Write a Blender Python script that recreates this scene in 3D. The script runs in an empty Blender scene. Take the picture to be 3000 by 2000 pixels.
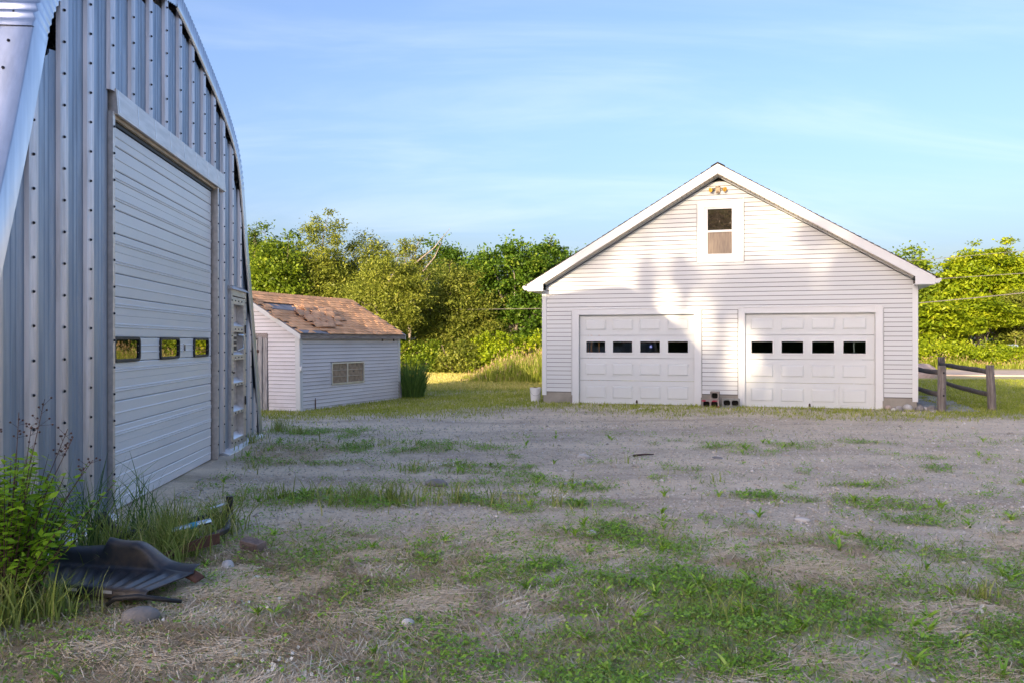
import bpy, bmesh, math, random
import numpy as np
from mathutils import Vector, Matrix

random.seed(7)
RNG = np.random.default_rng(11)
scene = bpy.context.scene
COL = scene.collection
R = math.radians

# ------------------------------------------------------------------ camera
cam_d = bpy.data.cameras.new("camera")
cam_d.sensor_width = 36.0
cam_d.lens = 30.0
cam_d.clip_start = 0.05
cam_d.clip_end = 3000
cam = bpy.data.objects.new("camera", cam_d)
cam.location = (0, 0, 1.6)
cam.rotation_euler = (R(90), 0, 0)
COL.objects.link(cam)
scene.camera = cam

# ------------------------------------------------------------------ light
SUN_H = Vector((-0.515, -0.857))                # horizontal direction towards the sun
SUN_EL = R(11.9)
sun_d = bpy.data.lights.new("sun", 'SUN')
sun_d.energy = 2.4
sun_d.angle = R(0.55)
sun_d.color = (1.0, 0.80, 0.55)
sun = bpy.data.objects.new("sun", sun_d)
S3 = Vector((SUN_H.x * math.cos(SUN_EL), SUN_H.y * math.cos(SUN_EL), math.sin(SUN_EL))).normalized()
sun.rotation_euler = S3.to_track_quat('Z', 'Y').to_euler()
sun.location = (-30, -50, 30)
COL.objects.link(sun)

world = bpy.data.worlds.new("World")
scene.world = world
world.use_nodes = True
wn, wl = world.node_tree.nodes, world.node_tree.links
wn.clear()
w_out = wn.new('ShaderNodeOutputWorld')
w_bg = wn.new('ShaderNodeBackground')
w_bg.inputs['Strength'].default_value = 0.13
sky = wn.new('ShaderNodeTexSky')
sky.sky_type = 'NISHITA'
sky.sun_disc = False
sky.sun_elevation = SUN_EL
sky.sun_rotation = math.atan2(SUN_H.x, SUN_H.y)
sky.altitude = 50
sky.air_density = 1.0
sky.dust_density = 4.6
sky.ozone_density = 3.0
# thin cirrus streaks mixed over the sky
tc = wn.new('ShaderNodeTexCoord')
sep = wn.new('ShaderNodeSeparateXYZ'); wl.new(tc.outputs['Generated'], sep.inputs[0])
addz = wn.new('ShaderNodeMath'); addz.operation = 'ADD'; addz.inputs[1].default_value = 0.22
wl.new(sep.outputs['Z'], addz.inputs[0])
mx = wn.new('ShaderNodeMath'); mx.operation = 'MAXIMUM'; mx.inputs[1].default_value = 0.05
wl.new(addz.outputs[0], mx.inputs[0])
dx = wn.new('ShaderNodeMath'); dx.operation = 'DIVIDE'; wl.new(sep.outputs['X'], dx.inputs[0]); wl.new(mx.outputs[0], dx.inputs[1])
dy = wn.new('ShaderNodeMath'); dy.operation = 'DIVIDE'; wl.new(sep.outputs['Y'], dy.inputs[0]); wl.new(mx.outputs[0], dy.inputs[1])
comb = wn.new('ShaderNodeCombineXYZ'); wl.new(dx.outputs[0], comb.inputs[0]); wl.new(dy.outputs[0], comb.inputs[1])
mapn = wn.new('ShaderNodeMapping'); mapn.inputs['Rotation'].default_value = (0, 0, R(-24)); mapn.inputs['Scale'].default_value = (0.75, 2.4, 1)
mapn.inputs['Location'].default_value = (0.4, 1.3, 0)
wl.new(comb.outputs[0], mapn.inputs['Vector'])
cn = wn.new('ShaderNodeTexNoise'); cn.inputs['Scale'].default_value = 1.1; cn.inputs['Detail'].default_value = 7; cn.inputs['Roughness'].default_value = 0.56
cn.inputs['Distortion'].default_value = 0.6
wl.new(mapn.outputs[0], cn.inputs['Vector'])
cr = wn.new('ShaderNodeMapRange'); cr.inputs['From Min'].default_value = 0.42; cr.inputs['From Max'].default_value = 0.80
cr.inputs['To Min'].default_value = 0.0; cr.inputs['To Max'].default_value = 0.24; cr.interpolation_type = 'SMOOTHSTEP'
wl.new(cn.outputs['Fac'], cr.inputs['Value'])
mixc = wn.new('ShaderNodeMix'); mixc.data_type = 'RGBA'
sc1 = wn.new('ShaderNodeMix'); sc1.data_type = 'RGBA'; sc1.blend_type = 'MULTIPLY'; sc1.inputs[0].default_value = 1.0; sc1.inputs[7].default_value = (0.25, 0.25, 0.25, 1)
sc2 = wn.new('ShaderNodeMix'); sc2.data_type = 'RGBA'; sc2.blend_type = 'MULTIPLY'; sc2.inputs[0].default_value = 1.0; sc2.inputs[7].default_value = (3.52, 3.17, 3.42, 1)
wl.new(sky.outputs[0], sc1.inputs[6]); wl.new(sc1.outputs[2], sc2.inputs[6])
wl.new(cr.outputs[0], mixc.inputs[0]); wl.new(sc2.outputs[2], mixc.inputs[6])
mixc.inputs[7].default_value = (2.9, 3.05, 3.35, 1)
wl.new(mixc.outputs[2], w_bg.inputs['Color'])
wl.new(w_bg.outputs[0], w_out.inputs[0])

scene.view_settings.view_transform = 'Standard'
scene.view_settings.look = 'None'
scene.view_settings.exposure = 1.8
scene.view_settings.gamma = 1.0
scene.view_settings.use_curve_mapping = False

scene.render.engine = 'CYCLES'
scene.cycles.max_bounces = 8
scene.cycles.transparent_max_bounces = 8
scene.cycles.use_denoising = True

# ------------------------------------------------------------------ helpers
def tag(o, label=None, cat=None, group=None, kind=None):
    if label: o['label'] = label
    if cat: o['category'] = cat
    if group: o['group'] = group
    if kind: o['kind'] = kind
    return o

def empty(name, loc=(0, 0, 0), rz=0.0, label=None, cat=None, group=None):
    o = bpy.data.objects.new(name, None)
    o.empty_display_size = 0.3
    o.location = loc
    o.rotation_euler = (0, 0, rz)
    COL.objects.link(o)
    return tag(o, label, cat, group)

class MB:
    """Collects simple shapes into one mesh."""
    def __init__(self):
        self.v, self.f = [], []
    def box(self, x0, x1, y0, y1, z0, z1):
        b = len(self.v)
        self.v += [(x0, y0, z0), (x1, y0, z0), (x1, y1, z0), (x0, y1, z0), (x0, y0, z1), (x1, y0, z1), (x1, y1, z1), (x0, y1, z1)]
        self.f += [tuple(b + i for i in q) for q in ((0, 3, 2, 1), (4, 5, 6, 7), (0, 1, 5, 4), (1, 2, 6, 5), (2, 3, 7, 6), (3, 0, 4, 7))]
        return self
    def hexa(self, p):
        """p: 8 points, bottom ring 4 then top ring 4."""
        b = len(self.v)
        self.v += [tuple(q) for q in p]
        self.f += [tuple(b + i for i in q) for q in ((0, 3, 2, 1), (4, 5, 6, 7), (0, 1, 5, 4), (1, 2, 6, 5), (2, 3, 7, 6), (3, 0, 4, 7))]
        return self
    def prism_y(self, poly, y0, y1):
        """polygon in (x, z), extruded along y"""
        b, n = len(self.v), len(poly)
        self.v += [(x, y0, z) for x, z in poly] + [(x, y1, z) for x, z in poly]
        self.f.append(tuple(range(b, b + n)))
        self.f.append(tuple(range(b + 2 * n - 1, b + n - 1, -1)))
        for i in range(n):
            j = (i + 1) % n
            self.f.append((b + j, b + i, b + n + i, b + n + j))
        return self
    def prism_x(self, poly, x0, x1):
        """polygon in (y, z), extruded along x"""
        b, n = len(self.v), len(poly)
        self.v += [(x0, y, z) for y, z in poly] + [(x1, y, z) for y, z in poly]
        self.f.append(tuple(range(b + n - 1, b - 1, -1)))
        self.f.append(tuple(range(b + n, b + 2 * n)))
        for i in range(n):
            j = (i + 1) % n
            self.f.append((b + i, b + j, b + n + j, b + n + i))
        return self
    def tube(self, pts, radii, n=8, cap=True):
        pts = [Vector(p) for p in pts]
        if not isinstance(radii, (list, tuple)): radii = [radii] * len(pts)
        b = len(self.v)
        ref = Vector((0.31, 0.17, 0.93))
        for i, p in enumerate(pts):
            d = (pts[min(i + 1, len(pts) - 1)] - pts[max(i - 1, 0)])
            if d.length < 1e-6: d = Vector((0, 0, 1))
            d.normalize()
            a = d.cross(ref)
            if a.length < 1e-3: a = d.cross(Vector((1, 0, 0)))
            a.normalize(); c = d.cross(a)
            for k in range(n):
                t = 2 * math.pi * k / n
                self.v.append(tuple(p + (a * math.cos(t) + c * math.sin(t)) * radii[i]))
        for i in range(len(pts) - 1):
            for k in range(n):
                k2 = (k + 1) % n
                self.f.append((b + i * n + k, b + i * n + k2, b + (i + 1) * n + k2, b + (i + 1) * n + k))
        if cap:
            self.f.append(tuple(b + k for k in range(n - 1, -1, -1)))
            e = b + (len(pts) - 1) * n
            self.f.append(tuple(e + k for k in range(n)))
        return self
    def lathe(self, prof, n=16, c=(0, 0, 0)):
        b = len(self.v)
        for r, z in prof:
            for k in range(n):
                t = 2 * math.pi * k / n
                self.v.append((c[0] + r * math.cos(t), c[1] + r * math.sin(t), c[2] + z))
        for i in range(len(prof) - 1):
            for k in range(n):
                k2 = (k + 1) % n
                self.f.append((b + i * n + k, b + i * n + k2, b + (i + 1) * n + k2, b + (i + 1) * n + k))
        self.f.append(tuple(b + k for k in range(n - 1, -1, -1)))
        e = b + (len(prof) - 1) * n
        self.f.append(tuple(e + k for k in range(n)))
        return self
    def mesh(self, name, mat, smooth=False):
        me = bpy.data.meshes.new(name)
        me.from_pydata(self.v, [], self.f)
        if mat: me.materials.append(mat)
        if smooth:
            me.polygons.foreach_set('use_smooth', [True] * len(me.polygons))
        me.update()
        return me
    def build(self, name, mat, parent=None, smooth=False, bevel=0.0, loc=None):
        me = self.mesh(name, mat, smooth)
        o = bpy.data.objects.new(name, me)
        COL.objects.link(o)
        if parent: o.parent = parent
        if loc is not None: o.location = loc
        if bevel > 0:
            m = o.modifiers.new("bevel", 'BEVEL'); m.width = bevel; m.segments = 2; m.limit_method = 'ANGLE'; m.angle_limit = R(40)
        return o

def link(name, me, parent=None, loc=(0, 0, 0), rot=(0, 0, 0), scale=(1, 1, 1)):
    o = bpy.data.objects.new(name, me)
    o.location = loc; o.rotation_euler = rot; o.scale = scale
    COL.objects.link(o)
    if parent: o.parent = parent
    return o

def np_mesh(name, verts, faces, mat, parent=None, face_attr=None, point_attr=None, smooth=False):
    """verts (N,3), faces (M,k) all of the same size k"""
    verts = np.asarray(verts, np.float32); faces = np.asarray(faces, np.int32)
    me = bpy.data.meshes.new(name)
    k = faces.shape[1]
    me.vertices.add(len(verts)); me.vertices.foreach_set('co', verts.ravel())
    me.loops.add(faces.size); me.loops.foreach_set('vertex_index', faces.ravel())
    me.polygons.add(len(faces)); me.polygons.foreach_set('loop_start', np.arange(0, faces.size, k, dtype=np.int32))
    if smooth: me.polygons.foreach_set('use_smooth', np.ones(len(faces), bool))
    for nm, a in (face_attr or {}).items():
        me.attributes.new(nm, 'FLOAT', 'FACE').data.foreach_set('value', np.asarray(a, np.float32))
    for nm, a in (point_attr or {}).items():
        me.attributes.new(nm, 'FLOAT', 'POINT').data.foreach_set('value', np.asarray(a, np.float32))
    me.update(calc_edges=True); me.validate()
    for m in (mat if isinstance(mat, (list, tuple)) else [mat]): me.materials.append(m)
    o = bpy.data.objects.new(name, me)
    COL.objects.link(o)
    if parent: o.parent = parent
    return o

def vnoise(x, y, s, seed=0):
    x = np.asarray(x, float) / s; y = np.asarray(y, float) / s
    xi, yi = np.floor(x).astype(np.int64), np.floor(y).astype(np.int64)
    fx, fy = x - xi, y - yi
    fx, fy = fx * fx * (3 - 2 * fx), fy * fy * (3 - 2 * fy)
    def h(a, b):
        n = (a * 374761393 + b * 668265263 + seed * 982451653) & 0xFFFFFFFF
        n = ((n ^ (n >> 13)) * 1274126177) & 0xFFFFFFFF
        return ((n ^ (n >> 16)) & 0xFFFF) / 65535.0
    return (h(xi, yi) * (1 - fx) + h(xi + 1, yi) * fx) * (1 - fy) + (h(xi, yi + 1) * (1 - fx) + h(xi + 1, yi + 1) * fx) * fy

def fbm(x, y, s, seed=0, o=4):
    r, a, t = 0, 1.0, 0
    for i in range(o):
        r = r + a * vnoise(x, y, s / 2 ** i, seed + i * 17); t += a; a *= 0.55
    return r / t

def sstep(a, b, x):
    t = np.clip((np.asarray(x, float) - a) / (b - a), 0, 1)
    return t * t * (3 - 2 * t)

# ------------------------------------------------------------------ materials
def new_mat(name):
    m = bpy.data.materials.new(name); m.use_nodes = True
    nt = m.node_tree; b = nt.nodes['Principled BSDF']
    return m, nt, b

def surf(name, a, b=None, scale=4.0, rough=0.6, metal=0.0, bump=0.0, bscale=60.0, spec=0.5, stretch=(1, 1, 1), detail=5, lo=0.35, hi=0.65, obj_rand=0.0, dirt=None, dscale=1.2, damt=0.5, rough_var=0.0):
    m, nt, p = new_mat(name)
    N, L = nt.nodes, nt.links
    tcn = N.new('ShaderNodeTexCoord')
    mp = N.new('ShaderNodeMapping'); mp.inputs['Scale'].default_value = stretch
    L.new(tcn.outputs['Object'], mp.inputs['Vector'])
    col = None
    b = b or a
    no = N.new('ShaderNodeTexNoise'); no.inputs['Scale'].default_value = scale; no.inputs['Detail'].default_value = detail
    L.new(mp.outputs[0], no.inputs['Vector'])
    mr = N.new('ShaderNodeMapRange'); mr.inputs['From Min'].default_value = lo; mr.inputs['From Max'].default_value = hi
    L.new(no.outputs['Fac'], mr.inputs['Value'])
    mix = N.new('ShaderNodeMix'); mix.data_type = 'RGBA'
    mix.inputs[6].default_value = (*a, 1); mix.inputs[7].default_value = (*b, 1)
    L.new(mr.outputs[0], mix.inputs[0])
    col = mix.outputs[2]
    if dirt:
        dn = N.new('ShaderNodeTexNoise'); dn.inputs['Scale'].default_value = dscale; dn.inputs['Detail'].default_value = 8; dn.inputs['Roughness'].default_value = 0.65
        L.new(mp.outputs[0], dn.inputs['Vector'])
        dr = N.new('ShaderNodeMapRange'); dr.inputs['From Min'].default_value = 0.52; dr.inputs['From Max'].default_value = 0.74; dr.inputs['To Max'].default_value = damt
        L.new(dn.outputs['Fac'], dr.inputs['Value'])
        m2 = N.new('ShaderNodeMix'); m2.data_type = 'RGBA'; m2.inputs[7].default_value = (*dirt, 1)
        L.new(dr.outputs[0], m2.inputs[0]); L.new(col, m2.inputs[6]); col = m2.outputs[2]
    if obj_rand > 0:
        oi = N.new('ShaderNodeObjectInfo')
        r2 = N.new('ShaderNodeMapRange'); r2.inputs['To Min'].default_value = 1 - obj_rand; r2.inputs['To Max'].default_value = 1 + obj_rand
        L.new(oi.outputs['Random'], r2.inputs['Value'])
        hs = N.new('ShaderNodeHueSaturation'); L.new(r2.outputs[0], hs.inputs['Value']); L.new(col, hs.inputs['Color']); col = hs.outputs[0]
    L.new(col, p.inputs['Base Color'])
    p.inputs['Roughness'].default_value = rough
    if rough_var > 0:
        rr = N.new('ShaderNodeMapRange'); rr.inputs['To Min'].default_value = rough - rough_var; rr.inputs['To Max'].default_value = rough + rough_var
        L.new(no.outputs['Fac'], rr.inputs['Value']); L.new(rr.outputs[0], p.inputs['Roughness'])
    p.inputs['Metallic'].default_value = metal
    p.inputs['Specular IOR Level'].default_value = spec
    if bump > 0:
        bn = N.new('ShaderNodeTexNoise'); bn.inputs['Scale'].default_value = bscale; bn.inputs['Detail'].default_value = 4
        L.new(mp.outputs[0], bn.inputs['Vector'])
        bp = N.new('ShaderNodeBump'); bp.inputs['Strength'].default_value = bump; bp.inputs['Distance'].default_value = 0.02
        L.new(bn.outputs['Fac'], bp.inputs['Height']); L.new(bp.outputs[0], p.inputs['Normal'])
    return m

def leaf_mat(name, c1, c2, c3=None, trans=0.42, rough=0.45):
    """colour varies leaf by leaf through the face attribute 'rnd'"""
    m, nt, p = new_mat(name)
    N, L = nt.nodes, nt.links
    at = N.new('ShaderNodeAttribute'); at.attribute_name = 'rnd'
    cr_ = N.new('ShaderNodeValToRGB')
    e = cr_.color_ramp.elements
    e[0].position = 0.0; e[0].color = (*c1, 1); e[1].position = 0.75; e[1].color = (*c2, 1)
    if c3:
        k = e.new(1.0); k.color = (*c3, 1)
    L.new(at.outputs['Fac'], cr_.inputs[0])
    L.new(cr_.outputs[0], p.inputs['Base Color'])
    p.inputs['Roughness'].default_value = rough
    p.inputs['Specular IOR Level'].default_value = 0.25
    tr = N.new('ShaderNodeBsdfTranslucent'); L.new(cr_.outputs[0], tr.inputs['Color'])
    ms = N.new('ShaderNodeMixShader'); ms.inputs[0].default_value = trans
    L.new(p.outputs[0], ms.inputs[1]); L.new(tr.outputs[0], ms.inputs[2])
    L.new(ms.outputs[0], N['Material Output'].inputs['Surface'])
    return m

def glass_mat(name, tint=(0.75, 0.8, 0.78), reflect=1.0, see=0.6, dust_or_glow=0.0):
    m, nt, p = new_mat(name)
    N, L = nt.nodes, nt.links
    N.remove(p)
    fr = N.new('ShaderNodeFresnel'); fr.inputs['IOR'].default_value = 1.5
    mul = N.new('ShaderNodeMath'); mul.operation = 'MULTIPLY_ADD'; mul.inputs[1].default_value = reflect; mul.inputs[2].default_value = 0.02
    mul.use_clamp = True
    L.new(fr.outputs[0], mul.inputs[0])
    tr = N.new('ShaderNodeBsdfTransparent'); tr.inputs[0].default_value = (*[c * see for c in tint], 1)
    gl = N.new('ShaderNodeBsdfGlossy'); gl.inputs['Roughness'].default_value = 0.015
    ms = N.new('ShaderNodeMixShader')
    L.new(mul.outputs[0], ms.inputs[0]); L.new(tr.outputs[0], ms.inputs[1]); L.new(gl.outputs[0], ms.inputs[2])
    last = ms
    if dust_or_glow > 0:  # diffuse tan layer
        df = N.new('ShaderNodeBsdfDiffuse'); df.inputs[0].default_value = (0.60, 0.46, 0.33, 1)
        tcn = N.new('ShaderNodeTexCoord'); no = N.new('ShaderNodeTexNoise'); no.inputs['Scale'].default_value = 9; no.inputs['Detail'].default_value = 6
        L.new(tcn.outputs['Object'], no.inputs['Vector'])
        mr = N.new('ShaderNodeMapRange'); mr.inputs['From Min'].default_value = 0.3; mr.inputs['From Max'].default_value = 0.8; mr.inputs['To Min'].default_value = dust_or_glow * 0.4; mr.inputs['To Max'].default_value = dust_or_glow
        L.new(no.outputs['Fac'], mr.inputs['Value'])
        m2 = N.new('ShaderNodeMixShader'); L.new(mr.outputs[0], m2.inputs[0]); L.new(ms.outputs[0], m2.inputs[1]); L.new(df.outputs[0], m2.inputs[2]); last = m2
    L.new(last.outputs[0], N['Material Output'].inputs['Surface'])
    return m

M = {}
M['vinyl'] = surf('white_vinyl', (0.595, 0.615, 0.615), (0.565, 0.585, 0.588), 1.3, rough=0.42, obj_rand=0.02, bump=0.04, bscale=30, stretch=(0.3, 1, 3), dirt=(0.60, 0.58, 0.53), dscale=0.9, damt=0.18)
M['vinyl_old'] = surf('aged_white_vinyl', (0.76, 0.735, 0.74), (0.70, 0.67, 0.68), 1.5, rough=0.5, obj_rand=0.035, bump=0.06, bscale=25, stretch=(0.4, 1, 2), dirt=(0.50, 0.45, 0.40), dscale=1.6, damt=0.35)
M['trim'] = surf('white_trim', (0.71, 0.725, 0.72), (0.68, 0.695, 0.692), 2, rough=0.35, dirt=(0.62, 0.59, 0.54), dscale=1.5, damt=0.15)
M['door'] = surf('white_garage_door', (0.67, 0.695, 0.69), (0.645, 0.67, 0.668), 1.0, rough=0.38, bump=0.03, bscale=14, dirt=(0.58, 0.56, 0.52), dscale=1.3, damt=0.22)
M['odoor'] = surf('white_steel_door', (0.76, 0.76, 0.765), (0.73, 0.73, 0.74), 1.0, rough=0.33, bump=0.02, bscale=10, dirt=(0.6, 0.58, 0.55), dscale=1.1, damt=0.12)
M['soffit'] = surf('beige_soffit', (0.66, 0.60, 0.50), (0.60, 0.54, 0.45), 3, rough=0.5)
M['dark'] = surf('dark_gap', (0.012, 0.012, 0.013), (0.02, 0.02, 0.02), 5, rough=0.8)
M['rubber'] = surf('black_rubber', (0.015, 0.015, 0.016), (0.025, 0.025, 0.027), 8, rough=0.55, bump=0.05)
M['roof_dark'] = surf('dark_asphalt_shingle', (0.055, 0.05, 0.05), (0.09, 0.08, 0.075), 12, rough=0.9, bump=0.4, bscale=120, obj_rand=0.2)
M['shingle'] = surf('brown_shingle', (0.84, 0.47, 0.235), (0.66, 0.35, 0.165), 7, rough=0.9, bump=0.35, bscale=160, obj_rand=0.24, dirt=(0.12, 0.07, 0.05), dscale=3, damt=0.4)
M['shingle_worn'] = surf('curled_shingle', (0.74, 0.44, 0.24), (0.60, 0.33, 0.18), 6, rough=0.9, bump=0.3, bscale=150, obj_rand=0.15)
M['felt'] = surf('torn_roofing_felt', (0.33, 0.33, 0.35), (0.22, 0.21, 0.22), 5, rough=0.85, bump=0.3, bscale=40)
M['concrete'] = surf('concrete', (0.36, 0.33, 0.28), (0.27, 0.25, 0.215), 3, rough=0.9, bump=0.25, bscale=50, dirt=(0.16, 0.14, 0.11), dscale=2, damt=0.5)
M['block'] = surf('cinder_block', (0.34, 0.29, 0.255), (0.24, 0.21, 0.185), 9, rough=0.95, bump=0.5, bscale=90)
M['block_grey'] = surf('grey_cinder_block', (0.30, 0.30, 0.28), (0.22, 0.22, 0.205), 9, rough=0.95, bump=0.5, bscale=90)
M['block_red'] = surf('red_splashed_block', (0.33, 0.28, 0.25), (0.36, 0.04, 0.07), 7, rough=0.9, bump=0.5, bscale=90, lo=0.50, hi=0.54)
M['oldwood'] = surf('weathered_grey_wood', (0.50, 0.485, 0.475), (0.28, 0.265, 0.26), 6, rough=0.85, bump=0.5, bscale=18, stretch=(7, 7, 0.7), detail=8)
M['fascia_old'] = surf('weathered_fascia', (0.42, 0.37, 0.34), (0.24, 0.20, 0.18), 6, rough=0.85, bump=0.4, bscale=18, stretch=(0.7, 7, 7), detail=8)
M['post'] = surf('grey_fence_post', (0.26, 0.225, 0.205), (0.13, 0.11, 0.10), 5, rough=0.85, bump=0.6, bscale=20, stretch=(6, 6, 0.8), detail=8)
M['rail'] = surf('dark_fence_rail', (0.19, 0.155, 0.135), (0.09, 0.073, 0.066), 5, rough=0.85, bump=0.6, bscale=20, stretch=(5, 5, 1.5), detail=8)
M['plywood'] = surf('plywood', (0.30, 0.235, 0.175), (0.21, 0.16, 0.12), 5, rough=0.6, bump=0.1, bscale=30, stretch=(9, 1, 0.8))
M['stud'] = surf('orange_stud', (0.72, 0.30, 0.10), (0.58, 0.22, 0.07), 6, rough=0.7, stretch=(6, 6, 1))
M['interior'] = surf('dim_interior', (0.10, 0.09, 0.08), (0.06, 0.055, 0.05), 2, rough=0.9)
M['galv'] = surf('galvalume', (0.68, 0.70, 0.745), (0.56, 0.59, 0.64), 2.2, rough=0.34, metal=1.0, bump=0.05, bscale=7, stretch=(6, 6, 0.5), obj_rand=0.05, dirt=(0.33, 0.35, 0.38), dscale=1.0, damt=0.4, rough_var=0.08)
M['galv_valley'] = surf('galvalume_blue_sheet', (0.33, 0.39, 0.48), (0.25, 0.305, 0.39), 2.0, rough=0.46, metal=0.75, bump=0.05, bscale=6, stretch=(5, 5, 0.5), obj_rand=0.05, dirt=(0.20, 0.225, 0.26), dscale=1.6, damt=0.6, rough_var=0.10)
M['galv_warm'] = surf('galvalume_rib', (0.68, 0.65, 0.675), (0.54, 0.52, 0.545), 2.6, rough=0.45, metal=0.85, bump=0.05, bscale=8, stretch=(6, 6, 0.5), obj_rand=0.05, dirt=(0.34, 0.31, 0.31), dscale=2.2, damt=0.7)
M['alum'] = surf('brushed_aluminium', (0.68, 0.63, 0.60), (0.56, 0.52, 0.49), 3, rough=0.45, metal=0.8, bump=0.04, bscale=20, stretch=(1, 6, 6))
M['alum_bright'] = surf('bright_aluminium', (0.80, 0.81, 0.84), (0.70, 0.72, 0.75), 3, rough=0.38, metal=1.0, bump=0.05, bscale=14)
M['bolt'] = surf('bolt_head', (0.035, 0.037, 0.045), (0.06, 0.06, 0.07), 30, rough=0.38, metal=0.6)
M['hinge'] = surf('dark_hinge', (0.05, 0.045, 0.04), (0.09, 0.06, 0.04), 20, rough=0.6, metal=0.5)
M['pane_dark'] = glass_mat('garage_pane', reflect=1.0, see=0.85)
M['pane_mirror'] = glass_mat('door_pane', reflect=2.2, see=0.25)
M['pane_gable'] = glass_mat('gable_pane', reflect=7.0, see=0.3, dust_or_glow=0.10)  # faint diffuse layer stands in for a brighter reflection in the pane
M['pane_tan'] = glass_mat('tan_shed_pane', reflect=0.6, see=1.0, dust_or_glow=0.8)  # tan layer stands in for the lit curtain behind the glass
M['mud_board'] = surf('tan_backing', (0.62, 0.48, 0.33), (0.42, 0.31, 0.20), 3, rough=0.7)
M['plastic_white'] = surf('white_plastic', (0.78, 0.78, 0.78), (0.72, 0.72, 0.71), 4, rough=0.35, dirt=(0.45, 0.42, 0.38), dscale=3, damt=0.3)
M['plastic_black'] = surf('black_liner_plastic', (0.016, 0.019, 0.026), (0.032, 0.036, 0.046), 5, rough=0.34, bump=0.12, bscale=18, dirt=(0.20, 0.14, 0.085), dscale=2.4, damt=0.75, spec=0.6)
M['black_metal'] = surf('black_painted_tube', (0.012, 0.013, 0.015), (0.03, 0.028, 0.027), 9, rough=0.4, spec=0.6, dirt=(0.16, 0.07, 0.035), dscale=5, damt=0.6)
M['chrome'] = surf('scratched_chrome', (0.75, 0.8, 0.84), (0.5, 0.55, 0.58), 9, rough=0.22, metal=1.0)
M['rust'] = surf('rusty_steel', (0.17, 0.075, 0.04), (0.07, 0.035, 0.025), 12, rough=0.85, bump=0.3, bscale=60)
M['blue_tape'] = surf('blue_tape', (0.08, 0.42, 0.55), (0.06, 0.3, 0.42), 10, rough=0.4)
M['brick'] = surf('worn_brown_brick', (0.25, 0.19, 0.165), (0.15, 0.11, 0.095), 14, rough=0.9, bump=0.5, bscale=70)
M['stone'] = surf('grey_fieldstone', (0.34, 0.32, 0.30), (0.23, 0.215, 0.205), 7, rough=0.85, bump=0.4, bscale=30, obj_rand=0.3)
M['stone_pale'] = surf('pale_stone', (0.55, 0.53, 0.50), (0.45, 0.43, 0.41), 6, rough=0.8, bump=0.3, bscale=30, obj_rand=0.15)
M['stone_pink'] = surf('pink_stone', (0.50, 0.40, 0.34), (0.40, 0.31, 0.27), 6, rough=0.85, bump=0.3, bscale=20)
M['flag'] = surf('flagstone', (0.36, 0.355, 0.34), (0.27, 0.27, 0.265), 4, rough=0.85, bump=0.3, bscale=30, obj_rand=0.2)
M['bark'] = surf('bark', (0.20, 0.155, 0.115), (0.095, 0.072, 0.055), 6, rough=0.9, bump=0.8, bscale=14, stretch=(4, 4, 0.8))
M['bark_pale'] = surf('pale_bark', (0.40, 0.34, 0.27), (0.22, 0.18, 0.14), 6, rough=0.9, bump=0.6, bscale=14, stretch=(4, 4, 0.8))
M['stem'] = surf('brown_stem', (0.085, 0.045, 0.035), (0.05, 0.028, 0.025), 9, rough=0.7)
M['asphalt'] = surf('sunlit_road', (0.62, 0.49, 0.39), (0.54, 0.43, 0.34), 0.8, rough=0.9, bump=0.2, bscale=60)
M['mailbox'] = surf('galvanised_mailbox', (0.40, 0.50, 0.60), (0.33, 0.42, 0.52), 6, rough=0.4, metal=0.3)
M['wire'] = surf('utility_wire', (0.20, 0.18, 0.16), (0.15, 0.14, 0.125), 3, rough=0.6)
M['pole'] = surf('utility_pole_wood', (0.16, 0.12, 0.09), (0.09, 0.07, 0.055), 4, rough=0.9, bump=0.5, bscale=16, stretch=(5, 5, 0.6))
M['lamp_glass'] = surf('amber_lamp_lens', (0.75, 0.45, 0.06), (0.68, 0.38, 0.05), 8, rough=0.2)
M['lamp_body'] = surf('tan_lamp_body', (0.42, 0.33, 0.22), (0.30, 0.23, 0.15), 8, rough=0.5, metal=0.2)
M['sticker_blue'] = surf('blue_sticker', (0.03, 0.10, 0.55), None, 3, rough=0.4)
M['sticker_white'] = surf('white_sticker', (0.75, 0.78, 0.8), None, 3, rough=0.4)
M['gravel_s'] = None

LM = {}
LM['maple'] = leaf_mat('maple_leaf', (0.09, 0.160, 0.014), (0.27, 0.37, 0.026), (0.48, 0.52, 0.05))
LM['maple_deep'] = leaf_mat('deep_maple_leaf', (0.045, 0.105, 0.012), (0.14, 0.25, 0.02), (0.30, 0.38, 0.04))
LM['willow'] = leaf_mat('willow_leaf', (0.15, 0.19, 0.022), (0.36, 0.41, 0.06), (0.56, 0.55, 0.11))
LM['olive'] = leaf_mat('olive_leaf', (0.11, 0.155, 0.02), (0.29, 0.33, 0.05), (0.48, 0.48, 0.09))
LM['dark'] = leaf_mat('dark_green_leaf', (0.045, 0.095, 0.014), (0.15, 0.23, 0.028), (0.28, 0.35, 0.05))
LM['sumac'] = leaf_mat('sumac_leaf', (0.16, 0.26, 0.012), (0.41, 0.50, 0.020), (0.60, 0.62, 0.04))
LM['shrub'] = leaf_mat('fresh_shrub_leaf', (0.10, 0.24, 0.016), (0.32, 0.54, 0.035), (0.56, 0.72, 0.10), trans=0.45)
LM['grass'] = leaf_mat('grass_blade', (0.16, 0.215, 0.045), (0.31, 0.385, 0.085), (0.58, 0.53, 0.22), trans=0.2)
LM['weed'] = leaf_mat('weed_leaf', (0.14, 0.29, 0.032), (0.29, 0.50, 0.055), (0.46, 0.60, 0.13), trans=0.12)
LM['straw'] = leaf_mat('dry_straw', (0.52, 0.40, 0.25), (0.78, 0.64, 0.44), (0.88, 0.79, 0.62), trans=0.0, rough=0.6)
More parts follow.
